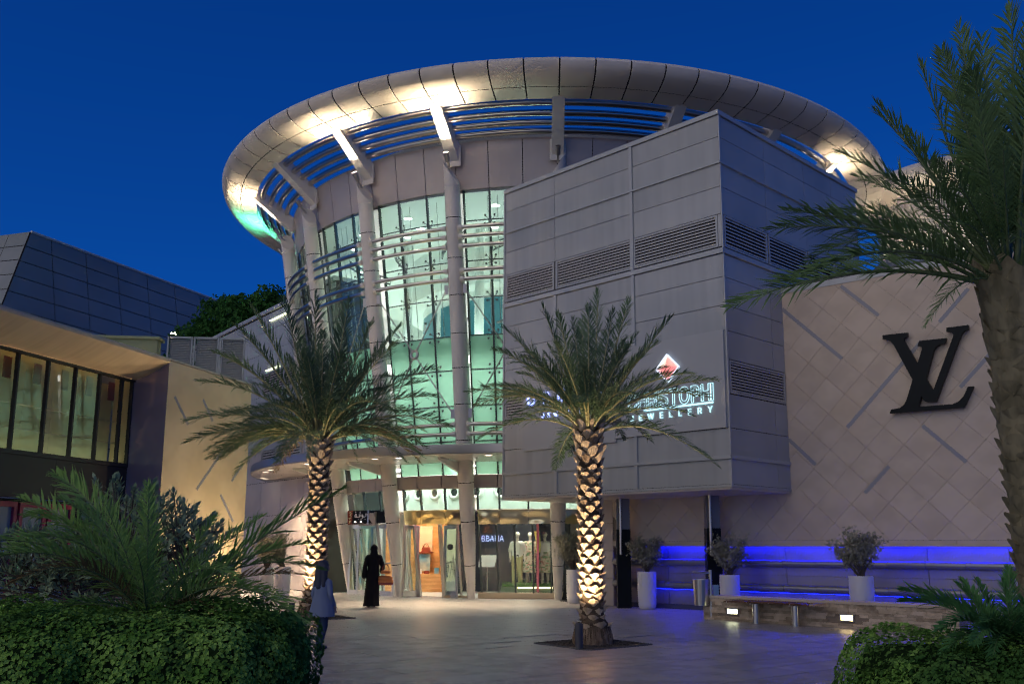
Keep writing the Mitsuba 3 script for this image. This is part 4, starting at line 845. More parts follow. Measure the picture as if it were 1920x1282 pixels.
# far dark tiled building with leaning faces
Fb = thing('dark_tiled_building', 'far dark grey tiled building with leaning walls behind the left roof', 'building')
TA, TB = px(58, 435, 52.0), px(397, 560, 66.0)
hip = nrm(px(3, 575, 49.6) - TA); hu = nrm(TB - TA); LF = float(np.linalg.norm(TB - TA)) + 6
down = nrm(np.array([hip[0], hip[1], hip[2]])); nf = nrm(np.cross(hu, down)); nf = nf if nf[1] < 0 else -nf
dn = nrm(np.cross(hu, nf)); dn = dn if dn[2] < 0 else -dn        # straight down the slope
def FF(u, s, d=0.0): return TA + hu * u + dn * s + nf * d
kx = (down @ hu) / (down @ dn)
SH = TA[2] / -dn[2]
mb = MB(); mb.add([FF(0, 0, -.05), FF(LF, 0, -.05), FF(LF, SH, -.05), FF(kx * SH, SH, -.05)], [[0, 1, 2, 3]]); obj('wall', mb, 'm_joint', Fb)
us = np.concatenate([[-99], np.arange(1.4, LF, 2.5), [LF]]); ss = np.arange(0, SH + 1.0, 1.04)
for a, b in zip(us[:-1], us[1:]):
    for s0, s1 in zip(ss[:-1], ss[1:]):
        p = Polygon([(a, s0), (b, s0), (b, s1), (a, s1)]).buffer(-.03, join_style=2).intersection(Polygon([(0.03, 0.02), (LF, 0.02), (LF, SH), (kx * SH + .03, SH)]))
        if p.is_empty or p.area < .05: continue
        mb = MB(); mb.extrude(p, FF, -.05, 0.0); obj('panel', mb, 'm_fartile', Fb)
h2 = nrm(px(-140, 460, 60.0) - TA); n2 = nrm(np.cross(h2, down)); n2 = n2 if n2[1] < 0 else -n2
mb = MB(); q = [TA, TA + h2 * 26, TA + h2 * 26 + down * 26, TA + down * 26]; mb.add(q, [[0, 1, 2, 3]]); obj('wall', mb, 'm_joint', Fb)
for i in range(7):
    for j in range(16):
        c = [TA + h2 * (i * 2.5 + a) + down * (j * 1.1 + b) + n2 * .05 for a, b in ((.03, .03), (2.47, .03), (2.47, 1.07), (.03, 1.07))]; mb = MB(); mb.add(c, [[0, 1, 2, 3]]); obj('panel', mb, 'm_fartile', Fb)
mb = MB(); mb.tube([TA + nf * .03, TA + hu * LF + nf * .03], .08, 6); obj('coping', mb, 'm_bracket', Fb)
mb = MB(); c = px(325, 627, 50.0); mb.lathe([(0, -.16), (.12, -.12), (.16, 0), (.12, .12), (0, .16)], c, 12); tag(thing('wall_lamp', 'small white globe lamp lit beside the dark tree on the far left roof', 'lamp'))
obj('globe', mb, 'm_white', 'wall_lamp', smooth=True, **emit((4, 4.4, 2.8), .2))
mb = MB(); mb.tube([c - [0, 0, 2.4], c - [0, 0, .15]], .05, 8); obj('stem', mb, 'm_charcoal', 'wall_lamp')
# ------------------------------------------------------------------ palms
def bez(p, c, q, n):
    t = np.linspace(0, 1, n)[:, None]; return (1 - t) ** 2 * p + 2 * t * (1 - t) * c + t * t * q
def frond(base, tip, lift, rnd, leaf=0.34, wleaf=0.016, nleaf=62, bare=0.16, m='m_palm', mr='m_petiole', parent=None, vee=0.38, name='frond', r0=0.022):
    """feather leaf: midrib curve from base to tip bowed upwards by lift, leaflets on both sides"""
    base, tip = np.asarray(base, float), np.asarray(tip, float); L = np.linalg.norm(tip - base)
    mid = base + (tip - base) * 0.45 + np.array([0, 0, lift])
    pts = bez(base, mid, tip, 13); tt = np.gradient(pts, axis=0); tt /= np.linalg.norm(tt, axis=1, keepdims=True)
    V, F, n = [], [], 0
    roll = rnd.gauss(0, .25)
    for i in range(nleaf):
        f = bare + (1 - bare) * (i + rnd.random() * .6) / nleaf; x = f * 12; k = min(int(x), 11); w = x - k
        p = pts[k] * (1 - w) + pts[k + 1] * w; t = nrm(tt[k] * (1 - w) + tt[k + 1] * w)
        side = np.cross(t, [0, 0, 1.0]); side = nrm(side) if np.linalg.norm(side) > .05 else np.array([1.0, 0, 0]); up = np.cross(side, t)
        cr, sr = math.cos(roll), math.sin(roll); side, up = side * cr + up * sr, up * cr - side * sr
        g = (f - bare) / (1 - bare); ln_ = leaf * (0.45 + 0.55 * math.sin(math.pi * min(1, g * .9 + .12))) * (1.0 if g < .9 else 1.0 - (g - .9) * 4) * L / 2.4
        for s in (-1, 1):
            if rnd.random() < .04: continue
            ang = math.radians(rnd.gauss(52 - 26 * g, 7)); v = vee + rnd.gauss(0, .30)
            d = nrm(t * math.cos(ang) + (side * s * math.cos(v) + up * math.sin(v)) * math.sin(ang)); l = ln_ * rnd.uniform(.8, 1.12)
            wd = nrm(np.cross(d, up * math.cos(v) - side * s * math.sin(v))) * wleaf * L / 2.4
            tipd = p + d * l + np.array([0, 0, -l * rnd.uniform(.03, .2)])
            m_ = p + d * l * .5; V += [p - wd * .5, p + wd * .5, m_ - wd, m_ + wd, tipd]; F += [[n, n + 1, n + 3], [n, n + 3, n + 2], [n + 2, n + 3, n + 4]]; n += 5
    k = obj(name, (np.array(V), np.array(F)), m, parent)
    mb = MB(); mb.tube(pts[:-1], np.linspace(r0, .004, 12) * (L / 2.4), 6, caps=False); obj('midrib', mb, mr, k, smooth=60)
    return k
def palm(name, label, base, zc, trunk_r, crown, tips, rnd, m='m_palm', mr='m_petiole', boot='m_boot', nfill=22, flen=2.5, dim=False, group='date palms on the plaza', leaf=.44, wleaf=.0105, fill_el=(0, 80), flare=1.0):
    P_ = thing(name, label, 'palm tree', group); base = np.array(base, float); crown = np.array(crown, float)
    zt = crown[2]; lean = crown[:2] - base[:2]
    C_ = lambda z: np.array([base[0] + lean[0] * (z / zt), base[1] + lean[1] * (z / zt), z])
    zs = np.linspace(0, zt + .02, 26); hb = .42
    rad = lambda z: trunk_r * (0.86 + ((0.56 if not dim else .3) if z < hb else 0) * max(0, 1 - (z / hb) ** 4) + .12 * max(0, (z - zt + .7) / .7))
    mb = MB(); sd = 22; g = np.arange(sd) * 2 * math.pi / sd
    V = np.array([[C_(z)[0] + rad(z) * (1 + .05 * math.sin(9 * a + z * 31) + rnd.gauss(0, .02)) * math.cos(a), C_(z)[1] + rad(z) * (1 + .05 * math.sin(7 * a - z * 23)) * math.sin(a), z] for z in zs for a in g]).reshape(len(zs), sd, 3)
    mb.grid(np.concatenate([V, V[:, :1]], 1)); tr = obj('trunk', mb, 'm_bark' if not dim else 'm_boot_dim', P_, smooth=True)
    # cut leaf bases: wedges that flare outwards to a ragged top
    # cut leaf bases: a net of rhombic swellings, each ending in a ledge cut back into the trunk
    nper, dz = 6, .116; z, row, cnt = hb - .10, 0, 0
    while z < zt + .07:
        top = z > zt - .55
        for i in range(nper):
            a = 2 * math.pi * (i + .5 * (row % 2)) / nper + row * .03 + rnd.gauss(0, .03); hw = math.pi / nper * rnd.uniform(.88, 1.08)
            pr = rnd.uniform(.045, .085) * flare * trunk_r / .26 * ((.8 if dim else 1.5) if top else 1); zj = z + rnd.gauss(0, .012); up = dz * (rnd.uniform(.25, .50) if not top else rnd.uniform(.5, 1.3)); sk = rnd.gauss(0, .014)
            def Q(da, rr, zz):
                c = C_(zz); return [c[0] + rr * math.cos(a + da), c[1] + rr * math.sin(a + da), zz]
            r_ = rad(z); u = [-1, -.72, -.42, -.14, .14, .42, .72, 1]; J = lambda s: rnd.uniform(-s, s)
            lo = [Q(hw * x, r_ * .985 - .012, zj - dz * 1.02 * (1 - abs(x)) + J(.004)) for x in u]
            md = [Q(hw * x * .97, r_ * 1.0 + pr * .45 * (1 - x * x), zj - dz * .25 * (1 - abs(x)) + J(.006)) for x in u]
            hi = [Q(hw * x * .95, r_ * 1.0 + pr * (1 - abs(x) ** 2.2), zj + up * (1 - abs(x) ** 1.6) + sk * x + J(.011)) for x in u]
            bk = [Q(hw * x * .95, r_ * .90, zj + up * .7 * (1 - abs(x) ** 1.6) + sk * x - .012) for x in u]
            mb = MB(); mb.grid([lo, md, hi, bk]); cnt += 1
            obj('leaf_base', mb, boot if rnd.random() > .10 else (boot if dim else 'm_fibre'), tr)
        z += dz; row += 1
    # fibrous root collar
    mb = MB()
    for i in range(260):
        a = rnd.uniform(0, 2 * math.pi); h = rnd.uniform(.12, hb * .95); r1, r2 = rad(0) * rnd.uniform(1.0, 1.06), rad(h) * 1.02; da = rnd.gauss(0, .05)
        p, q = C_(.01) + [r1 * math.cos(a), r1 * math.sin(a), 0], C_(h) + [r2 * math.cos(a + da), r2 * math.sin(a + da), 0]
        w = np.array([-math.sin(a), math.cos(a), 0]) * rnd.uniform(.006, .016); o = np.array([math.cos(a), math.sin(a), 0]) * .02
        mb.add([p - w, p + w, (p + q) / 2 + o - w, (p + q) / 2 + o + w, q], [[0, 1, 3], [0, 3, 2], [2, 3, 4]])
    tag(obj('root_fibres', mb, 'm_fibre' if not dim else boot, tr), kind='stuff')
    # crown shaft fibres
    allt = [(np.array(t, float), l, None) for t, l in tips]
    for i in range(nfill):
        az = 2 * math.pi * (i * .618 + rnd.random() * .15); el = math.radians(rnd.uniform(*fill_el)); L = flen * rnd.uniform(.85, 1.08)
        rise = L * math.sin(el) * .95; hor = L * math.cos(el) * .92; drop = .30 * hor
        allt.append((np.array([hor * math.cos(az), hor * math.sin(az), rise - drop]), .32 * hor, None))
    for t, l, _ in allt:
        az = math.atan2(t[1], t[0]); low = t[2] < .5
        b = crown + np.array([math.cos(az) * trunk_r * .5, math.sin(az) * trunk_r * .5, -.05 if low else .08])
        dead = t[2] < .1 and rnd.random() < .18
        frond(b, crown + t, l, rnd, m='m_dry' if dead else m, mr=mr, parent=P_, leaf=leaf, wleaf=wleaf, nleaf=rnd.randint(62, 74), r0=.03)
    return P_
def rel(pts, crown, Y):
    """frond tips, measured in the photograph, relative to the crown"""
    return [(px(x, y, Y + dy) - np.array(crown), lift) for x, y, dy, lift in pts]
rnd = random.Random(11)
t1 = [(875, 735, .2, .55), (905, 725, -.6, .5), (940, 612, .3, .35), (925, 655, -.3, .5), (1015, 570, .3, .15), (1045, 585, -.5, .1), (1122, 540, .2, 0), (1150, 580, -.6, 0), (1180, 560, .8, 0), (1262, 592, .2, .2), (1235, 640, -.7, .3), (1345, 712, .2, .45), (1300, 700, -.9, .5), (1240, 812, -.4, .75), (960, 780, -1.2, .6), (1040, 640, -1.2, .3), (1180, 650, -1.3, .3), (1090, 600, 1.2, .0), (985, 690, 1.4, .4), (1250, 700, 1.5, .4), (1330, 745, .9, .6), (890, 760, .9, .7)]
palm('date_palm', 'date palm in the centre with its scaly trunk lit warm from below', (0.93, 15.84), 3.55, .22, (0.90, 15.84, 3.50), rel(t1, (0.90, 15.84, 3.50), 15.84), rnd, nfill=32, flen=2.25)
t2 = [(348, 830, .2, .7), (345, 790, -.5, .75), (372, 715, .3, .7), (440, 610, .2, .5), (470, 575, -.6, .35), (530, 560, .3, .2), (590, 548, .2, 0), (655, 560, -.5, 0), (700, 600, .5, .2), (752, 610, .1, .35), (745, 640, -.7, .45), (800, 715, .3, .6), (822, 745, -.6, .7), (845, 800, .2, .9), (780, 845, -.7, 1.0), (430, 850, -.8, .9), (390, 860, .8, .9), (700, 845, -1.4, .9), (560, 700, -1.8, .6), (640, 660, -1.7, .4), (500, 760, -1.8, .8), (720, 760, -1.8, .8), (820, 690, 1.2, .6), (400, 660, 1.3, .6), (790, 870, .6, 1.0), (670, 865, -.6, 1.0)]
palm('date_palm', 'left date palm with a dense drooping crown in front of the curved canopy', (-4.95, 21.4), 4.02, .245, (-4.95, 21.4, 3.94), rel(t2, (-4.95, 21.4, 3.94), 21.4), rnd, nfill=58, flen=2.85)
t3 = [(1368, 575, .1, .42), (1440, 430, .3, .35), (1470, 395, -.4, .3), (1570, 285, .2, .3), (1600, 330, .9, .3), (1640, 190, .3, .15), (1722, 115, .1, .05), (1790, 140, -.4, 0), (1895, 12, .1, 0), (1840, 70, .5, 0), (1940, 60, -.3, 0), (1735, 612, -.4, .35), (1560, 520, .6, .45), (1500, 520, -.7, .5), (1660, 330, -.6, .3), (1700, 240, .8, .1), (2050, 120, .2, 0), (2150, 250, .3, .2), (2250, 400, -.2, .3), (2080, 520, .5, .5), (1760, 300, -.9, .2), (1830, 200, -.8, .1), (1960, 160, .8, 0), (1650, 430, .9, .4), (1550, 400, 1.0, .4), (1880, 260, -1.0, .1), (1800, 420, -1.0, .3)]
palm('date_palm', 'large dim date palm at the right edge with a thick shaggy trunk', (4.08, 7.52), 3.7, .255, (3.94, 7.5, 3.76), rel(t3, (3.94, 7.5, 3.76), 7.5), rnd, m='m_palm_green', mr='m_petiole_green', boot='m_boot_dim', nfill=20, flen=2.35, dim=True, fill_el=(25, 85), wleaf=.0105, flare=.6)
for (x, y, sx, sy, lab) in ((0.93, 15.84, .95, .62, 'square gravel bed round the centre palm'), (-4.95, 21.4, 1.0, .7, 'square gravel bed round the left palm')):
    mb = MB(); rot = math.radians(38); c, s = math.cos(rot), math.sin(rot)
    q = [(x + (a * c - b * s) * .68, y + (a * s + b * c) * .68) for a, b in ((-1, -1), (1, -1), (1, 1), (-1, 1))]
    mb.add([(a, b, .013) for a, b in q], [[0, 1, 2, 3]])
    for i in range(420):
        u, v = rnd.uniform(-.95, .95), rnd.uniform(-.95, .95); px_, py_ = x + (u * c - v * s) * .68, y + (u * s + v * c) * .68; r = rnd.uniform(.012, .026)
        o = np.array([px_, py_, .012]); mb.add([o + [r, 0, 0], o + [0, r, 0], o + [-r, 0, 0], o + [0, -r, 0], o + [0, 0, r * .9]], [[0, 1, 4], [1, 2, 4], [2, 3, 4], [3, 0, 4]])
    k = obj('gravel_bed', mb, 'm_grit'); tag(k, lab, 'gravel', kind='stuff')
    fm = MB()
    for (a0, b0), (a1, b1) in zip(q, q[1:] + q[:1]): fm.bar((a0, b0, .008), (a1, b1, .008), .03, .02)
    k = obj('bed_edging', fm, 'm_charcoal'); tag(k, 'thin dark steel frame edging the ' + lab[7:], 'edging')
# palm uplights
for i, (x, y, h, lab, tgt, I_) in enumerate(((0.67, 15.07, .40, 'grey bollard uplight standing in front of the centre palm trunk', (0.90, 15.70, 1.75), (34, 25, 15.5)), (-5.25, 20.62, .38, 'grey bollard uplight at the foot of the left palm', (-4.97, 21.25, 1.75), (34, 25, 15.5)))):
    k = thing('palm_uplight', lab, 'uplight', 'bollard uplights at the palms')
    mb = MB(); mb.lathe([(0, 0), (.058, 0), (.062, .01), (.062, h * .45), (.058, h * .46), (.062, h * .47), (.064, h * .96), (.05, h), (0, h)], (x, y, 0), 20); obj('body', mb, 'm_charcoal', k, smooth=30)
    d = nrm(np.array(tgt) - [x, y, h]); c = np.array([x, y, h]) + d * .03
    mb = MB(); mb.disc(c, d, .04, 12); obj('lens', mb, 'm_white', k, **emit((10, 8, 5)))
    spot(f'light_palm_{i}', c + d * .03, tgt, I_, 46, 14, 1.3)
# ------------------------------------------------------------------ leaf clouds
def leaves(pts, nrmls, size, rnd_, wid=.55, jit=.7, fold=.25):
    """one folded leaf per point; faces roughly along the given normals"""
    pts, nrmls = np.asarray(pts), np.asarray(nrmls); n = len(pts); r = np.random.default_rng(rnd_)
    N = nrmls + r.normal(0, jit, (n, 3)); N /= np.linalg.norm(N, axis=1, keepdims=True)
    A = np.cross(N, r.normal(size=(n, 3))); A /= np.linalg.norm(A, axis=1, keepdims=True); B = np.cross(N, A)
    s = (size * r.uniform(.6, 1.25, n))[:, None]
    v = np.stack([pts - A * s * .5, pts + B * s * wid * .5 + N * s * fold * .5, pts + A * s * .5, pts - B * s * wid * .5 + N * s * fold * .5], 1)
    f = np.arange(n)[:, None] * 4
    return v.reshape(-1, 3), np.concatenate([f + [0, 1, 2], f + [0, 2, 3]])
def ivy_mass(key, label, boxes, n, size, seed, m=('m_ivy', 'm_ivy_dark'), hang=0.0):
    """ivy spread over the rounded faces of boxes ((x0,y0,z0),(x1,y1,z1))"""
    r = np.random.default_rng(seed); P, N = [], []
    for (a, b), cnt in zip(boxes, n):
        a, b = np.array(a, float), np.array(b, float); c, h = (a + b) / 2, (b - a) / 2
        area = np.array([h[1] * h[2], h[0] * h[2], h[0] * h[1]]); area = np.repeat(area, 2) * [2.0, 3.0, .02, 2.0, .01, 1.6]   # faces -x +x +y -y bottom top
        fc = r.choice(6, cnt, p=area / area.sum()); ax = fc // 2; sg = np.where(np.isin(fc, (1, 2, 5)), 1.0, -1.0)
        q = r.uniform(-1, 1, (cnt, 3)); q[np.arange(cnt), ax] = sg
        rr = np.minimum(.22 / h, 1); inner = np.clip(q, -(1 - rr), 1 - rr); d = (q - inner) * h; dl = np.linalg.norm(d, axis=1, keepdims=True); d = d / np.maximum(dl, 1e-9)
        p = c + inner * h + d * .22
        lump = np.clip((meshkit.fbm(p * 2.3, 3) - .5) * .36 + .05, .04, .12) + (meshkit.fbm(p * 8, 2, seed) - .5) * .06
        P.append(p + d * (lump[:, None] - np.minimum(np.abs(r.normal(0, .03, (cnt, 1))), .05))); N.append(d + [0, 0, .35])
    P, N = np.vstack(P), np.vstack(N); keep = P[:, 2] > .01; P, N = P[keep], N[keep]
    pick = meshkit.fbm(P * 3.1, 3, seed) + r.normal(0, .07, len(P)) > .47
    k = thing(key, label, 'ivy hedge'); mb = MB()
    for a, b in boxes:   # rounded like the leaf surface
        a, b = np.array(a) + .22, np.array(b) - .22
        mb.add(*meshkit.arrays(manifold3d.Manifold.batch_hull([manifold3d.Manifold.sphere(.20, 24).translate([float((a, b)[i][0]), float((a, b)[j][1]), float((a, b)[k_][2])]) for i in (0, 1) for j in (0, 1) for k_ in (0, 1)]))[:2])
    obj('root_mass', mb, 'm_leafcore', k)
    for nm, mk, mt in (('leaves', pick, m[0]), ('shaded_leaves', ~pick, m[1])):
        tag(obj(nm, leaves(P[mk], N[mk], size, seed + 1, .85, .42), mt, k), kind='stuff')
    return k
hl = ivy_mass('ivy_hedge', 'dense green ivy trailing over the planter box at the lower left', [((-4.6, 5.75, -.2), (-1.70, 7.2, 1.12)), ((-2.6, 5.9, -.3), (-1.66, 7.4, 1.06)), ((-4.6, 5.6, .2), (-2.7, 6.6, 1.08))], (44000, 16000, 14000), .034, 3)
k = thing('planter_box', 'pale concrete planter box showing through the ivy at the lower left', 'planter')
mb = MB(); mb.box((-4.7, 5.95, 0), (-1.88, 7.1, .95)); obj('body', mb, 'm_concrete', k); mb = MB(); mb.box((-4.6, 6.05, .95), (-1.98, 7.0, .97)); obj('soil', mb, 'm_soil', k)
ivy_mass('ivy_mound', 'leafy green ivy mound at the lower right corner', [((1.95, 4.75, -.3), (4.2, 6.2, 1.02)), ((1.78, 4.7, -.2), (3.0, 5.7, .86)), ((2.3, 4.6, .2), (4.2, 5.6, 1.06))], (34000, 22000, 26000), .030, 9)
mb = MB()
for i in range(26):
    a = rnd.uniform(2.4, 3.9); x, y, z = 2.0 + rnd.gauss(0, .1), 4.9 + rnd.random() * .5, rnd.uniform(.55, .95); L = rnd.uniform(.12, .28)
    d = nrm([math.cos(a), -.1, rnd.uniform(-.1, .6)]); p = [np.array([x, y, z]) + d * L * j / 5 + np.array([0, 0, -.05 * (j / 5) ** 2]) for j in range(6)]; mb.tube(p, .004, 4, caps=False)
    v, f = leaves(np.repeat(p[1:], 5, 0) + np.random.default_rng(i).normal(0, .012, (25, 3)), np.tile([0, 0, 1.0], (25, 1)), .032, i, .8, .8); mb.add(v, f)
tag(obj('shoots', mb, 'm_ivy', 'ivy_mound'), kind='stuff')
# young phoenix palm in the left planter and cycad on the right mound
Yp = thing('young_palm', 'big low green palm with arching fronds growing from the left ivy planter', 'palm')
k7 = 6.6 / 1750.9
yt = [(40, 882, .4, .25), (115, 925, -.2, .25), (235, 898, .2, .05), (290, 905, -.3, 0), (225, 915, -.5, 0), (590, 912, .3, .10), (570, 1010, -.1, .2), (618, 1150, -.5, .42), (505, 1075, -.6, .35), (10, 960, .2, .35), (-60, 1010, -.3, .4), (30, 1040, -.7, .4), (110, 1080, -.8, .4), (180, 1010, .6, .3), (420, 960, .6, .1), (340, 960, .5, .05), (540, 1060, .5, .35), (-40, 930, .6, .3), (330, 1010, -.8, .2), (90, 1000, -.6, .4)]
for x, y, dy, lift in yt:
    s = 1 + dy / 6.6; frond((-2.62 + rnd.gauss(0, .03), 6.6 + rnd.gauss(0, .03), 1.08), (-2.62 + (x - 285) * k7 * s, 6.6 + dy, 1.08 + (1150 - y) * k7 * s - .06 * dy), lift + .05, rnd, m='m_young' if y < 1060 or rnd.random() < .6 else 'm_dry', mr='m_petiole_green', parent=Yp, leaf=.46 if x < 400 else .42, wleaf=.0125, nleaf=60, bare=.10, vee=.42, r0=.020)
for i in range(9):
    az = rnd.uniform(0, 2 * math.pi); L = rnd.uniform(.7, 1.15); frond((-2.62, 6.6, 1.06), (-2.62 + L * math.cos(az), 6.6 + L * .6 * math.sin(az), 1.06 + rnd.uniform(.0, .55)), .25, rnd, m='m_young' if rnd.random() < .6 else 'm_dry', mr='m_petiole_green', parent=Yp, leaf=.42, wleaf=.012, nleaf=50, vee=.4)
Cy = thing('cycad', 'stiff dark green cycad rising from the right ivy mound', 'cycad')
k5 = 5.3 / 1750.9
ct = [(1688, 1122, .1, .16), (1720, 1105, .3, .14), (1700, 1168, -.2, .2), (1790, 1088, .1, .05), (1830, 1085, .3, .03), (1860, 1078, 0, 0), (1872, 1085, .4, 0), (1905, 1060, .2, 0), (1935, 1070, -.1, 0), (1960, 1090, .2, .05), (2010, 1110, 0, .1), (1735, 1190, -.35, .2), (1760, 1220, -.4, .2), (1770, 1150, -.3, .15), (2040, 1160, .1, .2), (1900, 1110, -.4, .05), (1820, 1130, -.45, .1), (1705, 1210, -.2, .22)]
for x, y, dy, lift in ct:
    s = 1 + dy / 5.3; frond((2.60 + rnd.gauss(0, .015), 5.3 + rnd.gauss(0, .015), 1.04), (2.60 + (x - 1865) * k5 * s, 5.3 + dy, 1.04 + (1203 - y) * k5 * s - .05 * dy), lift, rnd, m='m_cycad', mr='m_petiole_green', parent=Cy, leaf=.60, wleaf=.022, nleaf=70, bare=.08, vee=.5, r0=.026)
# grey leaved shrub behind the young palm
def rosette_shrub(key, label, centres, n_tips, leafsize, seed, m='m_greyleaf', cat='shrub'):
    r = np.random.default_rng(seed); k = thing(key, label, cat); mb = MB(); V, F, o = [], [], 0; st = MB()
    for (c, rad), cnt in zip(centres, n_tips):
        c, rad = np.array(c, float), np.array(rad, float)
        for i in range(cnt):
            d = r.normal(size=3); d /= np.linalg.norm(d); d[2] = abs(d[2]) * .9 + .05 if r.random() < .8 else d[2]
            tip = c + d * rad * r.uniform(.72, 1.05); ax = nrm(d * [1, 1, .6] + [0, 0, .7] + r.normal(0, .2, 3)); st.tube([c + (tip - c) * .3, tip], .006, 4, caps=False)
            for j in range(11):
                h = j / 11; az = j * 2.4; a_ = nrm(np.cross(ax, [.3, .9, .1])); b_ = np.cross(ax, a_); out = a_ * math.cos(az) + b_ * math.sin(az)
                dl = nrm(out * (1.1 - .9 * h) + ax * (.35 + .8 * h)); p = tip - ax * leafsize * 1.5 * (1 - h); w = nrm(np.cross(dl, ax)) * leafsize * .2; l = leafsize * r.uniform(.8, 1.2)
                nn = np.cross(w, dl) * .0; V += [p, p + dl * l * .6 + w, p + dl * l, p + dl * l * .6 - w]; F += [[o, o + 1, o + 2], [o, o + 2, o + 3]]; o += 4
    tag(obj('leaves', (np.array(V), np.array(F)), m, k), kind='stuff'); obj('stem', st, 'm_twig', k); return k
rosette_shrub('grey_shrub', 'tall blue grey leaved shrub behind the young palm on the left', [((-3.85, 8.9, 1.35), (.85, .5, .92)), ((-3.25, 8.8, 1.25), (.5, .5, .85)), ((-4.9, 9.0, 1.2), (.9, .5, .62)), ((-4.35, 9.0, 1.1), (1.2, .5, .5))], (150, 80, 130, 90), .085, 21)
# potted bushes
def pot_bush(i, x, y, h, r0, bh, br, label, seed, lean=0.0):
    k = thing('pot_planter', label[0], 'planter', 'tall white planters along the building')
    mb = MB(); mb.lathe([(0, .01), (r0 * .70, .0), (r0 * .86, .03), (r0 * .95, .12), (r0, h * .5), (r0, h - .015), (r0 - .012, h), (r0 - .035, h), (r0 - .04, h - .06), (0, h - .06)], (x, y, 0), 32); obj('pot', mb, 'm_pot', k, smooth=40)
    mb = MB(); mb.lathe([(r0 - .04, h - .055), (0, h - .045)], (x, y, 0), 20); obj('soil', mb, 'm_soil', k)
    b = thing('potted_bush', label[1], 'bush', 'small leaved bushes in the white planters'); r = np.random.default_rng(seed); st = MB(); P, N = [], []
    for j in range(46):
        a = r.uniform(0, 2 * math.pi); e = r.uniform(.15, 1.0); q = np.array([x + lean + br * e ** .5 * math.cos(a) * r.uniform(.6, 1), y + br * e ** .5 * math.sin(a) * r.uniform(.6, 1), h + bh * (.35 + .62 * r.random() ** .8 * (1 - .25 * e))])
        p0 = np.array([x + r.normal(0, .03), y + r.normal(0, .03), h - .05]); c = (p0 + q) / 2 + [0, 0, .1 * bh]; path = bez(p0, c, q, 6); st.tube(path, np.linspace(.010, .003, 6), 4, caps=False)
        for w in range(46):
            t = r.uniform(.45, 1.05); i0 = min(int(t * 5), 4); P.append(path[i0] + (path[i0 + 1] - path[i0]) * (t * 5 - i0) + r.normal(0, .055, 3)); N.append([r.normal(), r.normal(), 1])
    obj('stem', st, 'm_twig', b); tag(obj('leaves', leaves(P, N, .078, seed, .6, .8), 'm_potleaf', b), kind='stuff')
for i, a in enumerate(((1.05, 26.75, .92, .20, 1.15, .62, ('white planter partly hidden behind the centre palm trunk', 'round bush behind the centre palm beside the shop window'), 41, -.12),
                       (2.82, 24.30, .93, .24, .98, .52, ('white planter in front of the left steel post', 'loose bush in the planter by the left steel post'), 42, 0),
                       (4.55, 22.45, .91, .235, .98, .55, ('white planter between the litter bin and the bench', 'loose bush just right of the second steel post'), 43, -.05),
                       (6.72, 19.75, .97, .25, 1.0, .62, ('white planter behind the right half of the seat wall', 'wide bush in front of the blue lit pipes under the monogram'), 44, -.08),
                       (-7.65, 28.9, .95, .22, 1.0, .55, ('white planter left of the left palm trunk', 'small bush left of the left palm under the canopy'), 45, -.35),
                       (-8.35, 29.6, .9, .22, 1.35, .75, ('white planter at the end of the ochre wall', 'tall bush at the end of the ochre wall'), 46, 0))): pot_bush(i, *a[:6], a[6], a[7], a[8])
# dark broadleaf tree behind the side wing
Tr = thing('broadleaf_tree', 'dark green broadleaf tree rising behind the roof of the side wing', 'tree')
mb = MB(); mb.tube([(-15.5, 47, 0), (-15.3, 47, 6), (-15.6, 47, 11)], [.4, .32, .2], 10); mb.tube([(-15.3, 47, 6), (-17.6, 46.5, 10.5)], [.25, .1], 8); mb.tube([(-15.4, 47, 7), (-13.4, 47, 12)], [.25, .1], 8); obj('trunk', mb, 'm_bark', Tr, smooth=50)
r = np.random.default_rng(8); P, N = [], []
for c, rad, cnt in (((-15.6, 47, 12.7), (1.9, 2.0, 1.7), 4200), ((-13.6, 47, 13.1), (1.6, 2, 1.5), 3600), ((-14.2, 46.5, 11.6), (2.0, 2, 1.6), 3200), ((-17.0, 46.5, 11.3), (1.4, 1.6, 1.5), 2600), ((-18.1, 46.4, 10.0), (1.1, 1.5, 1.0), 1700), ((-11.9, 47.5, 12.9), (.8, 1.0, .7), 700), ((-16.2, 46.4, 10.2), (2, 2, 1.4), 2600)):
    d = r.normal(size=(cnt, 3)); d /= np.linalg.norm(d, axis=1, keepdims=True); q = np.array(c) + d * rad * (1 - np.abs(r.normal(0, .22, (cnt, 1)))) * (.62 + .8 * meshkit.fbm(d * 2.2 + np.array(c), 3)[:, None]); P.append(q); N.append(d)
P, N = np.vstack(P), np.vstack(N); tag(obj('crown', leaves(P, N, .26, 5, .6, .7), 'm_treeleaf', Tr), kind='stuff')
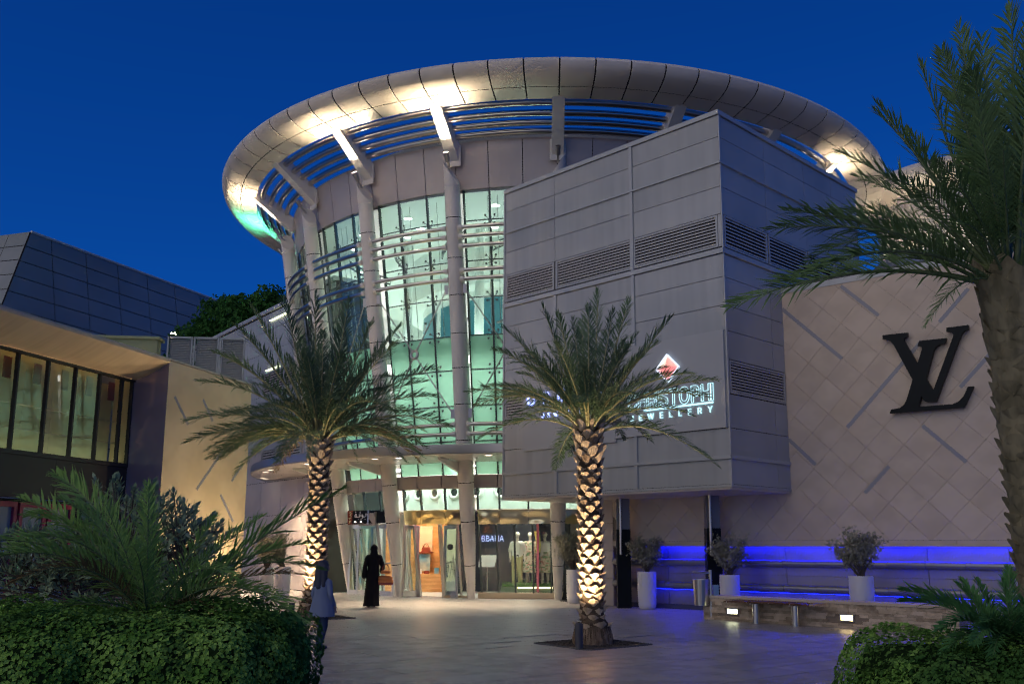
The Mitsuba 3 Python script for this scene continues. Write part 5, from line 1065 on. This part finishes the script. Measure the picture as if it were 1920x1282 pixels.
# ------------------------------------------------------------------ paving slabs near the viewer
rnd = random.Random(77); cnt = 0
ca, sa = .8, .6
for row in range(-30, 60):
    for col in range(-40, 60):
        dx, dy = (col + .5 + (.5 if row % 2 else 0)) * 1.2, (row + .5) * .6
        x, y = dx * ca - dy * sa, dx * sa + dy * ca
        if not (8.6 < y < 17.8 and -0.28 * y - .3 < x < .40 * y and x > -.30 * y + .1): continue
        if math.hypot(x - .93, y - 15.84) < 1.5 or x > 1.7 + (y - 6) * .62: continue
        if cnt >= 300: continue
        q = [(a * .592, b * .293) for a, b in ((-1, -1), (1, -1), (1, 1), (-1, 1))]
        c = [(x + a * ca - b * sa, y + a * sa + b * ca) for a, b in q]; c2 = [(x + (a * ca - b * sa) * .994, y + (a * sa + b * ca) * .994) for a, b in q]
        h = .0085 + rnd.uniform(-.001, .001); mb = MB(); mb.add([(a, b, .001) for a, b in c] + [(a, b, h) for a, b in c2], [[4, 5, 6, 7], [0, 1, 5, 4], [1, 2, 6, 5], [2, 3, 7, 6], [3, 0, 4, 7]])
        obj('slab', mb, f'm_slab{rnd.randrange(2)}', 'plaza'); cnt += 1
# ------------------------------------------------------------------ litter bin and bench
k = thing('litter_bin', 'round brushed steel litter bin with a flat canopy lid on a steel post', 'litter bin')
bx, by = 3.62, 21.0
mb = MB(); mb.lathe([(.14, .30), (.15, .30), (.175, .80), (.178, .86), (.165, .86), (.13, .32), (0, .32)], (bx, by, 0), 40, wob=lambda z, g: 1 + .012 * np.sin(g * 14)); obj('bucket', mb, 'm_steel', k, smooth=40)
mb = MB(); mb.lathe([(0, 1.00), (.19, 1.0), (.195, 1.015), (.18, 1.03), (0, 1.035)], (bx, by, 0), 32); obj('lid', mb, 'm_steel', k, smooth=30)
mb = MB(); mb.tube([(bx + .215, by, 0), (bx + .215, by, 1.06)], .035, 14); mb.bar((bx + .05, by, .985), (bx + .2, by, .985), .06, .02); mb.bar((bx + .1, by, .7), (bx + .2, by, .7), .05, .03); obj('post', mb, 'm_steel', k, smooth=40)
mb = MB(); mb.bar((bx + .26, by - .01, .62), (bx + .38, by - .01, .62), .1, .24); obj('ash_tray', mb, 'm_steel', k)
k = thing('bench', 'curved slatted dark wood bench on two round steel legs in front of the seat wall', 'bench')
bc = np.array([4.80, 19.55]); bd = nrm(np.array([.70, -.71])); bn = np.array([-bd[1], bd[0]])
def BP(u, v, z): q = bc + bd * u + bn * v - bn * .10 * (1 - (u / 1.05) ** 2) * -1; return np.array([q[0], q[1], z])
for j, v in enumerate((-.18, -.09, 0, .09, .18)):
    P, tn = [], .028
    uu = np.linspace(-1.02, 1.0, 15); mb = MB()
    zz = .445 + .012 * np.cos(uu * 1.6)
    up_ = [BP(u, v + .037, z) for u, z in zip(uu, zz)]; lo_ = [BP(u, v - .037, z) for u, z in zip(uu, zz)]
    mb.grid([lo_, up_, [p - [0, 0, tn] for p in up_], [p - [0, 0, tn] for p in lo_], lo_]); obj('slat', mb, 'm_wood', k)
for u in (-.43, .48):
    mb = MB(); c = BP(u, 0, 0); mb.tube([c, c + [0, 0, .40]], .075, 20); obj('leg', mb, 'm_steel', k, smooth=40)
    mb = MB(); mb.bar(BP(u, -.2, .405), BP(u, .2, .405), .06, .012); obj('bearer', mb, 'm_steel', k)
mb = MB(); mb.bar(BP(1.02, -.23, .445), BP(1.02, .23, .45), .10, .035); obj('end_plate', mb, 'm_brass_sill', k)
for u in (-.95, -.5, 0, .5):
    mb = MB(); mb.tube([BP(u, -.222, .43), BP(u, -.228, .43)], .012, 8); obj('slat_bolt', mb, 'm_steel', k)
# small black floodlight case beside the first column
k = thing('black_floodlight', 'small black floodlight case on the floor beside the rightmost column', 'floodlight')
mb = MB(); mb.hexa([[.74, 27.6, .0], [.92, 27.6, .0], [.92, 27.8, .0], [.74, 27.8, .0], [.82, 27.62, .42], [.95, 27.62, .45], [.95, 27.72, .45], [.82, 27.72, .42]]); obj('case', mb, 'm_black', k)
mb = MB(); mb.box((.70, 27.55, 0), (.98, 27.85, .04)); obj('foot', mb, 'm_charcoal', k)
# ------------------------------------------------------------------ people
def skin_of(bones, edge=.02, iters=8):
    """one continuous surface: hull of the spheres at each bone's two joints, united and smoothed"""
    ms = []
    for (p, r), (q, s) in bones:
        A = manifold3d.Manifold.sphere(r, 20).translate(list(map(float, p))); Bq = manifold3d.Manifold.sphere(s, 20).translate(list(map(float, q)))
        ms.append(manifold3d.Manifold.batch_hull([A, Bq]))
    m = manifold3d.Manifold.batch_boolean(ms, manifold3d.OpType.Add).refine_to_length(edge).to_mesh()
    t = trimesh.Trimesh(m.vert_properties[:, :3], m.tri_verts, process=True)
    trimesh.smoothing.filter_taubin(t, iterations=iters); return t
def place(t, x, y, rot):
    c, s = math.cos(rot), math.sin(rot); v = np.array(t.vertices); t = t.copy(); t.vertices = np.c_[x + v[:, 0] * c - v[:, 1] * s, y + v[:, 0] * s + v[:, 1] * c, v[:, 2]]; return t
def hand(wrist, d, side, curl=.6, s=1.0):
    """palm and five fingers from the wrist along d; side: direction of the thumb"""
    w, d, side = np.asarray(wrist, float), nrm(d), nrm(side); nn = np.cross(d, side); B = [((w, .020 * s), (w + d * .045 * s, .022 * s))]
    for i, (o, l) in enumerate(((-.028, .055), (-.010, .068), (.009, .073), (.027, .066))):
        k0 = w + d * .075 * s + side * o * s; k1 = k0 + nrm(d + nn * curl * .5) * l * .5 * s; k2 = k1 + nrm(d * (1 - curl) + nn * curl) * l * .5 * s
        B += [((w + d * .03 * s + side * o * .7 * s, .013 * s), (k0, .0105 * s)), ((k0, .0098 * s), (k1, .0088 * s)), ((k1, .0088 * s), (k2, .007 * s))]
    t0 = w + d * .03 * s + side * .028 * s; t1 = t0 + nrm(d * .7 + side * .8 + nn * .3) * .035 * s; B += [((w + d * .02 * s, .016 * s), (t0, .013 * s)), ((t0, .012 * s), (t1, .010 * s)), ((t1, .010 * s), (t1 + nrm(d + nn * .4) * .03 * s, .008 * s))]
    return B
def head_bones(c, r, face):
    """skull, jaw, nose, ears around centre c; face: direction looked at"""
    c, f = np.asarray(c, float), nrm(face); s = np.array([-f[1], f[0], 0]); B = [((c + f * -.02 + [0, 0, .02], r * .92), (c + f * .02 + [0, 0, .0], r * .86)), ((c + f * .035 - [0, 0, .055], r * .5), (c + f * .01 - [0, 0, .02], r * .72))]
    B += [((c + f * (r * .86) + [0, 0, .005], .010), (c + f * (r * 1.02) - [0, 0, .022], .012))]
    for q in (-1, 1): B += [((c + s * q * r * .84 - [0, 0, .005], .010), (c + s * q * r * .86 + [0, 0, .028], .013))]
    return B
# woman in black walking to the doors with her bag on the right arm
k = thing('person', 'woman in a long black abaya walking towards the doors, bag on her arm', 'person')
x0, y0 = -4.27, 25.05
V = []
prof = [(0.03, .235, .19), (.10, .225, .18), (.35, .215, .165), (.6, .205, .15), (.85, .195, .14), (1.0, .175, .125), (1.12, .18, .125), (1.25, .19, .125), (1.33, .165, .11), (1.38, .09, .085)]
gg = np.arange(40) * 2 * math.pi / 40
rows = []
for z, a, b in prof:
    fold = .016 * max(0, 1 - z / 1.0); sway = .05 * (1.0 - z) if z < 1 else 0
    rows.append([[(a * .86 + fold * math.sin(9 * t + z * 3)) * math.cos(t) - sway * .5, (b + fold * math.sin(7 * t)) * math.sin(t) + sway * .6, z] for t in gg])
rb = np.array(rows); mbw = MB(); mbw.grid(np.concatenate([rb, rb[:, :1]], 1)); v, f = mbw.get()
t = skin_of([((-.15, 0, 1.29), .075), ((.15, 0, 1.29), .075)] and [(((-.14, 0, 1.28), .07), ((.14, 0, 1.28), .07)), (((0, 0, 1.3), .075), ((0, .01, 1.43), .06)),
             (((.16, 0, 1.27), .065), ((.24, -.02, 1.03), .058)), (((.24, -.02, 1.03), .056), ((.25, .14, .92), .062)),
             (((-.16, 0, 1.27), .065), ((-.23, -.03, 1.02), .06)), (((-.23, -.03, 1.02), .058), ((-.22, .05, .80), .075)),
             (((0, .0, 1.49), .098), ((0, .03, 1.50), .092)), (((0, -.03, 1.46), .085), ((0, -.06, 1.30), .11)), (((0, .0, 1.56), .06), ((0, -.02, 1.52), .09))], .025, 10)
rt = trimesh.Trimesh(v, f, process=False)
bb = trimesh.util.concatenate([rt, t]); obj('abaya', place(bb, x0, y0, .35), 'm_abaya', k, smooth=50)
for hh in (hand((.25, .17, .91), (0.05, .8, -.35), (0, .3, 1)), hand((-.22, .06, .78), (0, .15, -1), (0, 1, 0))): obj('hand', place(skin_of(hh, .008, 4), x0, y0, .35), 'm_skin', k, smooth=50)
fc = skin_of([(((0, .085, 1.49), .045), ((0, .095, 1.47), .04)), (((0, .125, 1.485), .010), ((0, .142, 1.468), .011))], .01, 4); obj('face', place(fc, x0, y0, .35), 'm_skin', k, smooth=50)
fe = skin_of([(((-.08, -.02, .05), .045), ((-.08, .14, .03), .035)), (((.07, .12, .05), .045), ((.07, .28, .03), .035))], .02, 5); obj('shoes', place(fe, x0, y0, .35), 'm_black', k, smooth=50)
h = thing('shoulder_bag', 'large burnt orange bag hanging from the arm of the woman in black', 'bag')
bgm = skin_of([(((.20, .06, .74), .065), ((.46, .02, .74), .065)), (((.24, .06, .90), .045), ((.42, .03, .90), .045)), (((.19, .06, .66), .06), ((.48, .02, .66), .06))], .02, 8); obj('body', place(bgm, x0, y0 - .08, .0), 'm_bag', h, smooth=50)
bgm = skin_of([(((.19, .06, .615), .055), ((.48, .02, .615), .055))], .02, 5); obj('base', place(bgm, x0, y0 - .08, .0), 'm_bag_trim', h, smooth=50)
mb = MB(); mb.tube([[.33 + .09 * math.cos(a), .03, .93 + .17 * math.sin(a)] for a in np.linspace(0, math.pi, 12)], .012, 6); mv, mf = mb.get(); obj('handle', place(trimesh.Trimesh(mv, mf, process=False), x0, y0 - .08, .0), 'm_bag_trim', h)
# child in a slate blue coat
k = thing('person', 'long haired child in a slate blue flared coat and dark jeans near left palm', 'person')
x1, y1, ro = -3.36, 15.08, -.5
rows = []
for z, a, b in ((.50, .225, .17), (.56, .22, .165), (.70, .185, .14), (.82, .145, .115), (.92, .14, .11), (1.02, .155, .11), (1.07, .12, .085), (1.10, .06, .06)):
    rows.append([[(a + .013 * max(0, (1 - z)) * math.sin(8 * t)) * math.cos(t), (b + .013 * max(0, 1 - z) * math.sin(6 * t + 1)) * math.sin(t), z] for t in gg])
rb = np.array(rows); mb = MB(); mb.grid(np.concatenate([rb, rb[:, :1]], 1)); v, f = mb.get()
t = skin_of([(((-.11, 0, 1.03), .05), ((.11, 0, 1.03), .05)), (((.13, 0, 1.02), .048), ((.18, -.02, .83), .04)), (((.18, -.02, .83), .04), ((.17, .08, .68), .034)), (((-.13, 0, 1.02), .048), ((-.19, 0, .84), .04)), (((-.19, 0, .84), .04), ((-.18, .06, .66), .034))], .02, 8)
obj('coat', place(trimesh.util.concatenate([trimesh.Trimesh(v, f, process=False), t]), x1, y1, ro), 'm_bluetop', k, smooth=50)
t = skin_of([(((-.06, .02, .62), .075), ((-.06, .05, .36), .05)), (((-.06, .05, .36), .05), ((-.05, .0, .07), .036)), (((.06, -.02, .62), .075), ((.065, .0, .36), .05)), (((.065, .0, .36), .05), ((.06, -.08, .08), .036)), (((-.06, 0, .62), .07), ((.06, 0, .62), .07))], .02, 8); obj('jeans', place(t, x1, y1, ro), 'm_jeans', k, smooth=50)
t = skin_of([(((-.05, -.02, .045), .04), ((-.05, .11, .032), .03)), (((.06, -.10, .045), .04), ((.06, .04, .032), .03))], .015, 5); obj('shoes', place(t, x1, y1, ro), 'm_charcoal', k, smooth=50)
t = skin_of(head_bones((0, .015, 1.24), .088, (0, 1, 0)) + [(((0, 0, 1.06), .042), ((0, .0, 1.18), .042))], .012, 6); obj('head', place(t, x1, y1, ro), 'm_skin', k, smooth=50)
mb = MB(); [mb.mesh(trimesh.creation.icosphere(2, .010).apply_translation((sx * .032, .092, 1.25))) for sx in (-1, 1)]; mb.mesh(trimesh.creation.icosphere(2, .01).apply_transform(np.diag([2.0, .6, .4, 1])).apply_translation((0, .093, 1.193))); v, f = mb.get(); obj('eyes_and_mouth', place(trimesh.Trimesh(v, f, process=False), x1, y1, ro), 'm_charcoal', k)
t = skin_of([(((0, -.015, 1.275), .092), ((0, .0, 1.285), .085)), (((-.05, -.04, 1.24), .062), ((-.07, -.06, .98), .045)), (((.05, -.04, 1.24), .062), ((.07, -.06, .98), .045)), (((0, -.06, 1.24), .07), ((0, -.09, .96), .05))], .02, 6); obj('hair', place(t, x1, y1, ro), 'm_hair', k, smooth=50)
for w in ((.17, .09, .66), (-.18, .07, .64)): obj('hand', place(skin_of(hand(w, (0, .22, -1), (0, 1, .2), .5, .8), .008, 4), x1, y1, ro), 'm_skin', k, smooth=50)
# mannequins in the right shop window
def mannequin(x, y, label, top, bottom, skirt, rot):
    k = thing('mannequin', label, 'mannequin', None); b = .27
    body = [(((0, 0, b + 1.05), .10), ((0, 0, b + 1.32), .11)), (((-.15, 0, b + 1.40), .05), ((.15, 0, b + 1.40), .05)), (((0, 0, b + 1.40), .05), ((0, .02, b + 1.55), .045)),
            (((-.18, 0, b + 1.38), .048), ((-.25, -.02, b + 1.12), .038)), (((-.25, -.02, b + 1.12), .038), ((-.24, -.10, b + .90), .03)), (((.18, 0, b + 1.38), .048), ((.25, -.02, b + 1.12), .038)), (((.25, -.02, b + 1.12), .038), ((.24, -.1, b + .9), .03)),
            (((-.08, 0, b + .95), .10), ((-.09, 0, b + .5), .06)), (((-.09, 0, b + .5), .06), ((-.10, 0, b + .06), .04)), (((.08, 0, b + .95), .10), ((.09, 0, b + .5), .06)), (((.09, 0, b + .5), .06), ((.10, 0, b + .06), .04)), (((-.08, 0, b + .95), .1), ((0, 0, b + 1.1), .1)), (((.08, 0, b + .95), .1), ((0, 0, b + 1.1), .1))]
    body += head_bones((0, -.01, b + 1.66), .085, (0, -1, 0)) + hand((-.24, -.1, b + .9), (0, -.3, -1), (0, -1, .2)) + hand((.24, -.1, b + .9), (0, -.3, -1), (0, -1, .2)) + [(((s * .10, 0, b + .05), .04), ((s * .10, -.14, b + .03), .03)) for s in (-1, 1)]
    obj('figure', place(skin_of(body, .018, 5), x, y, rot), 'm_mannequin', k, smooth=50)
    tb = [(((-.06, 0, b + 1.0), .135), ((-.06, 0, b + 1.33), .125)), (((.06, 0, b + 1.0), .135), ((.06, 0, b + 1.33), .125)), (((-.15, 0, b + 1.39), .065), ((.15, 0, b + 1.39), .065)), (((-.18, 0, b + 1.37), .066), ((-.245, -.02, b + 1.16), .058)), (((.18, 0, b + 1.37), .066), ((.245, -.02, b + 1.16), .058))]
    obj('top', place(skin_of(tb, .02, 5), x, y, rot), top, k, smooth=50)
    if skirt:
        mb = MB(); mb.lathe([(.17, b + 1.1), (.15, b + 1.02), (.21, b + .8), (.27, b + .42), (.26, b + .42), (.14, b + 1.0)], (0, 0, 0), 32, wob=lambda z, g: 1 + .04 * np.sin(9 * g)); v, f = mb.get(); obj('skirt', place(trimesh.Trimesh(v, f, process=False), x, y, rot), bottom, k, smooth=50)
    else:
        obj('trousers', place(skin_of([(((s * .075, 0, b + .98), .12), ((s * .09, 0, b + .5), .09)) for s in (-1, 1)] + [(((s * .09, 0, b + .5), .09), ((s * .10, 0, b + .12), .075)) for s in (-1, 1)], .02, 5), x, y, rot), bottom, k, smooth=50)
        mb = MB(); mb.lathe([(.165, b + .96), (.168, b + 1.01)], (0, 0, 0), 24); v, f = mb.get(); obj('belt', place(trimesh.Trimesh(v * [1.1, .8, 1], f, process=False), x, y, rot), 'm_black', k)
mannequin(-.62, 31.55, 'mannequin in a pale shirt with dark belt and khaki trousers in the shop window', 'm_shirt', 'm_khaki', False, .1)
mannequin(-.20, 32.0, 'mannequin in a knee length flowered dress left of the yellow scarf in the shop window', 'm_flower', 'm_flower', True, -.1)
mannequin(.30, 31.9, 'rightmost mannequin in a white topped flowered dress beside the red shop wall', 'm_white', 'm_flower', True, .2)
k = thing('hanging_scarf', 'long yellow and black scarf hanging between the two flowered mannequins', 'scarf')
mb = MB(); mb.grid([[[.05 + .03 * math.sin(z * 5) + s * (.05 + .02 * z), 31.6 + .01 * math.sin(z * 9 + s), z] for s in (-1, -.3, .3, 1)] for z in np.linspace(1.35, 2.05, 9)]); obj('yellow_part', mb, 'm_yellow', k, smooth=True)
mb = MB(); mb.grid([[[.07 + .03 * math.sin(z * 5) + s * .06, 31.6 + .01 * math.sin(z * 9 + s), z] for s in (-1, -.3, .3, 1)] for z in np.linspace(.55, 1.35, 9)]); obj('black_part', mb, 'm_black', k, smooth=True)
mb = MB(); mb.tube([(.05, 31.62, 2.03), (.05, 31.62, 2.72)], .006, 5); obj('hook', mb, 'm_charcoal', k)
# plants on the window platform
k = thing('window_plants', 'low dark green plants along the front of the shop window platform', 'plants'); r = np.random.default_rng(4)
P = np.c_[r.uniform(-1.1, .5, 900), r.uniform(31.15, 31.4, 900), .26 + np.abs(r.normal(0, .07, 900))]; tag(obj('leaves', leaves(P, np.tile([0, -.5, 1.0], (900, 1)), .06, 3), 'm_ivy_dark', k), kind='stuff')
# ------------------------------------------------------------------ lamps of the ring roof
for kb, rgb, I_ in ((1, (1.0, .80, .55), 105), (2, (1.0, .80, .55), 105), (4, (1.0, .80, .55), 105), (4.72, (.10, 1.0, .55), 90), (-3, (1.0, .80, .55), 62)):
    a = kb * BAY; q = pol(a, 10.985, 13.21); tgt = pol(a, 12.40, 14.42); d = nrm(tgt - q)
    if kb not in (1, 2, 4):
        p = pol(a, 10.80, 12.98); mb = MB(); mb.tube([p, p + (q - p) * .75, q - d * .01], [0.07, 0.085, 0.085], 14, caps=False); obj('roof_spotlight', mb, 'm_satin', R, smooth=40)
    mb = MB(); mb.disc(q, nrm(q - pol(a, 10.80, 12.98)), .08, 14); obj('spotlight_lens', mb, 'm_white', R, **emit([18 * c for c in rgb]))
    spot(f'light_roof_{kb}'.replace('.', '_').replace('-', 'm'), q + d * .05, tgt, [I_ * c for c in rgb], 56, 5)
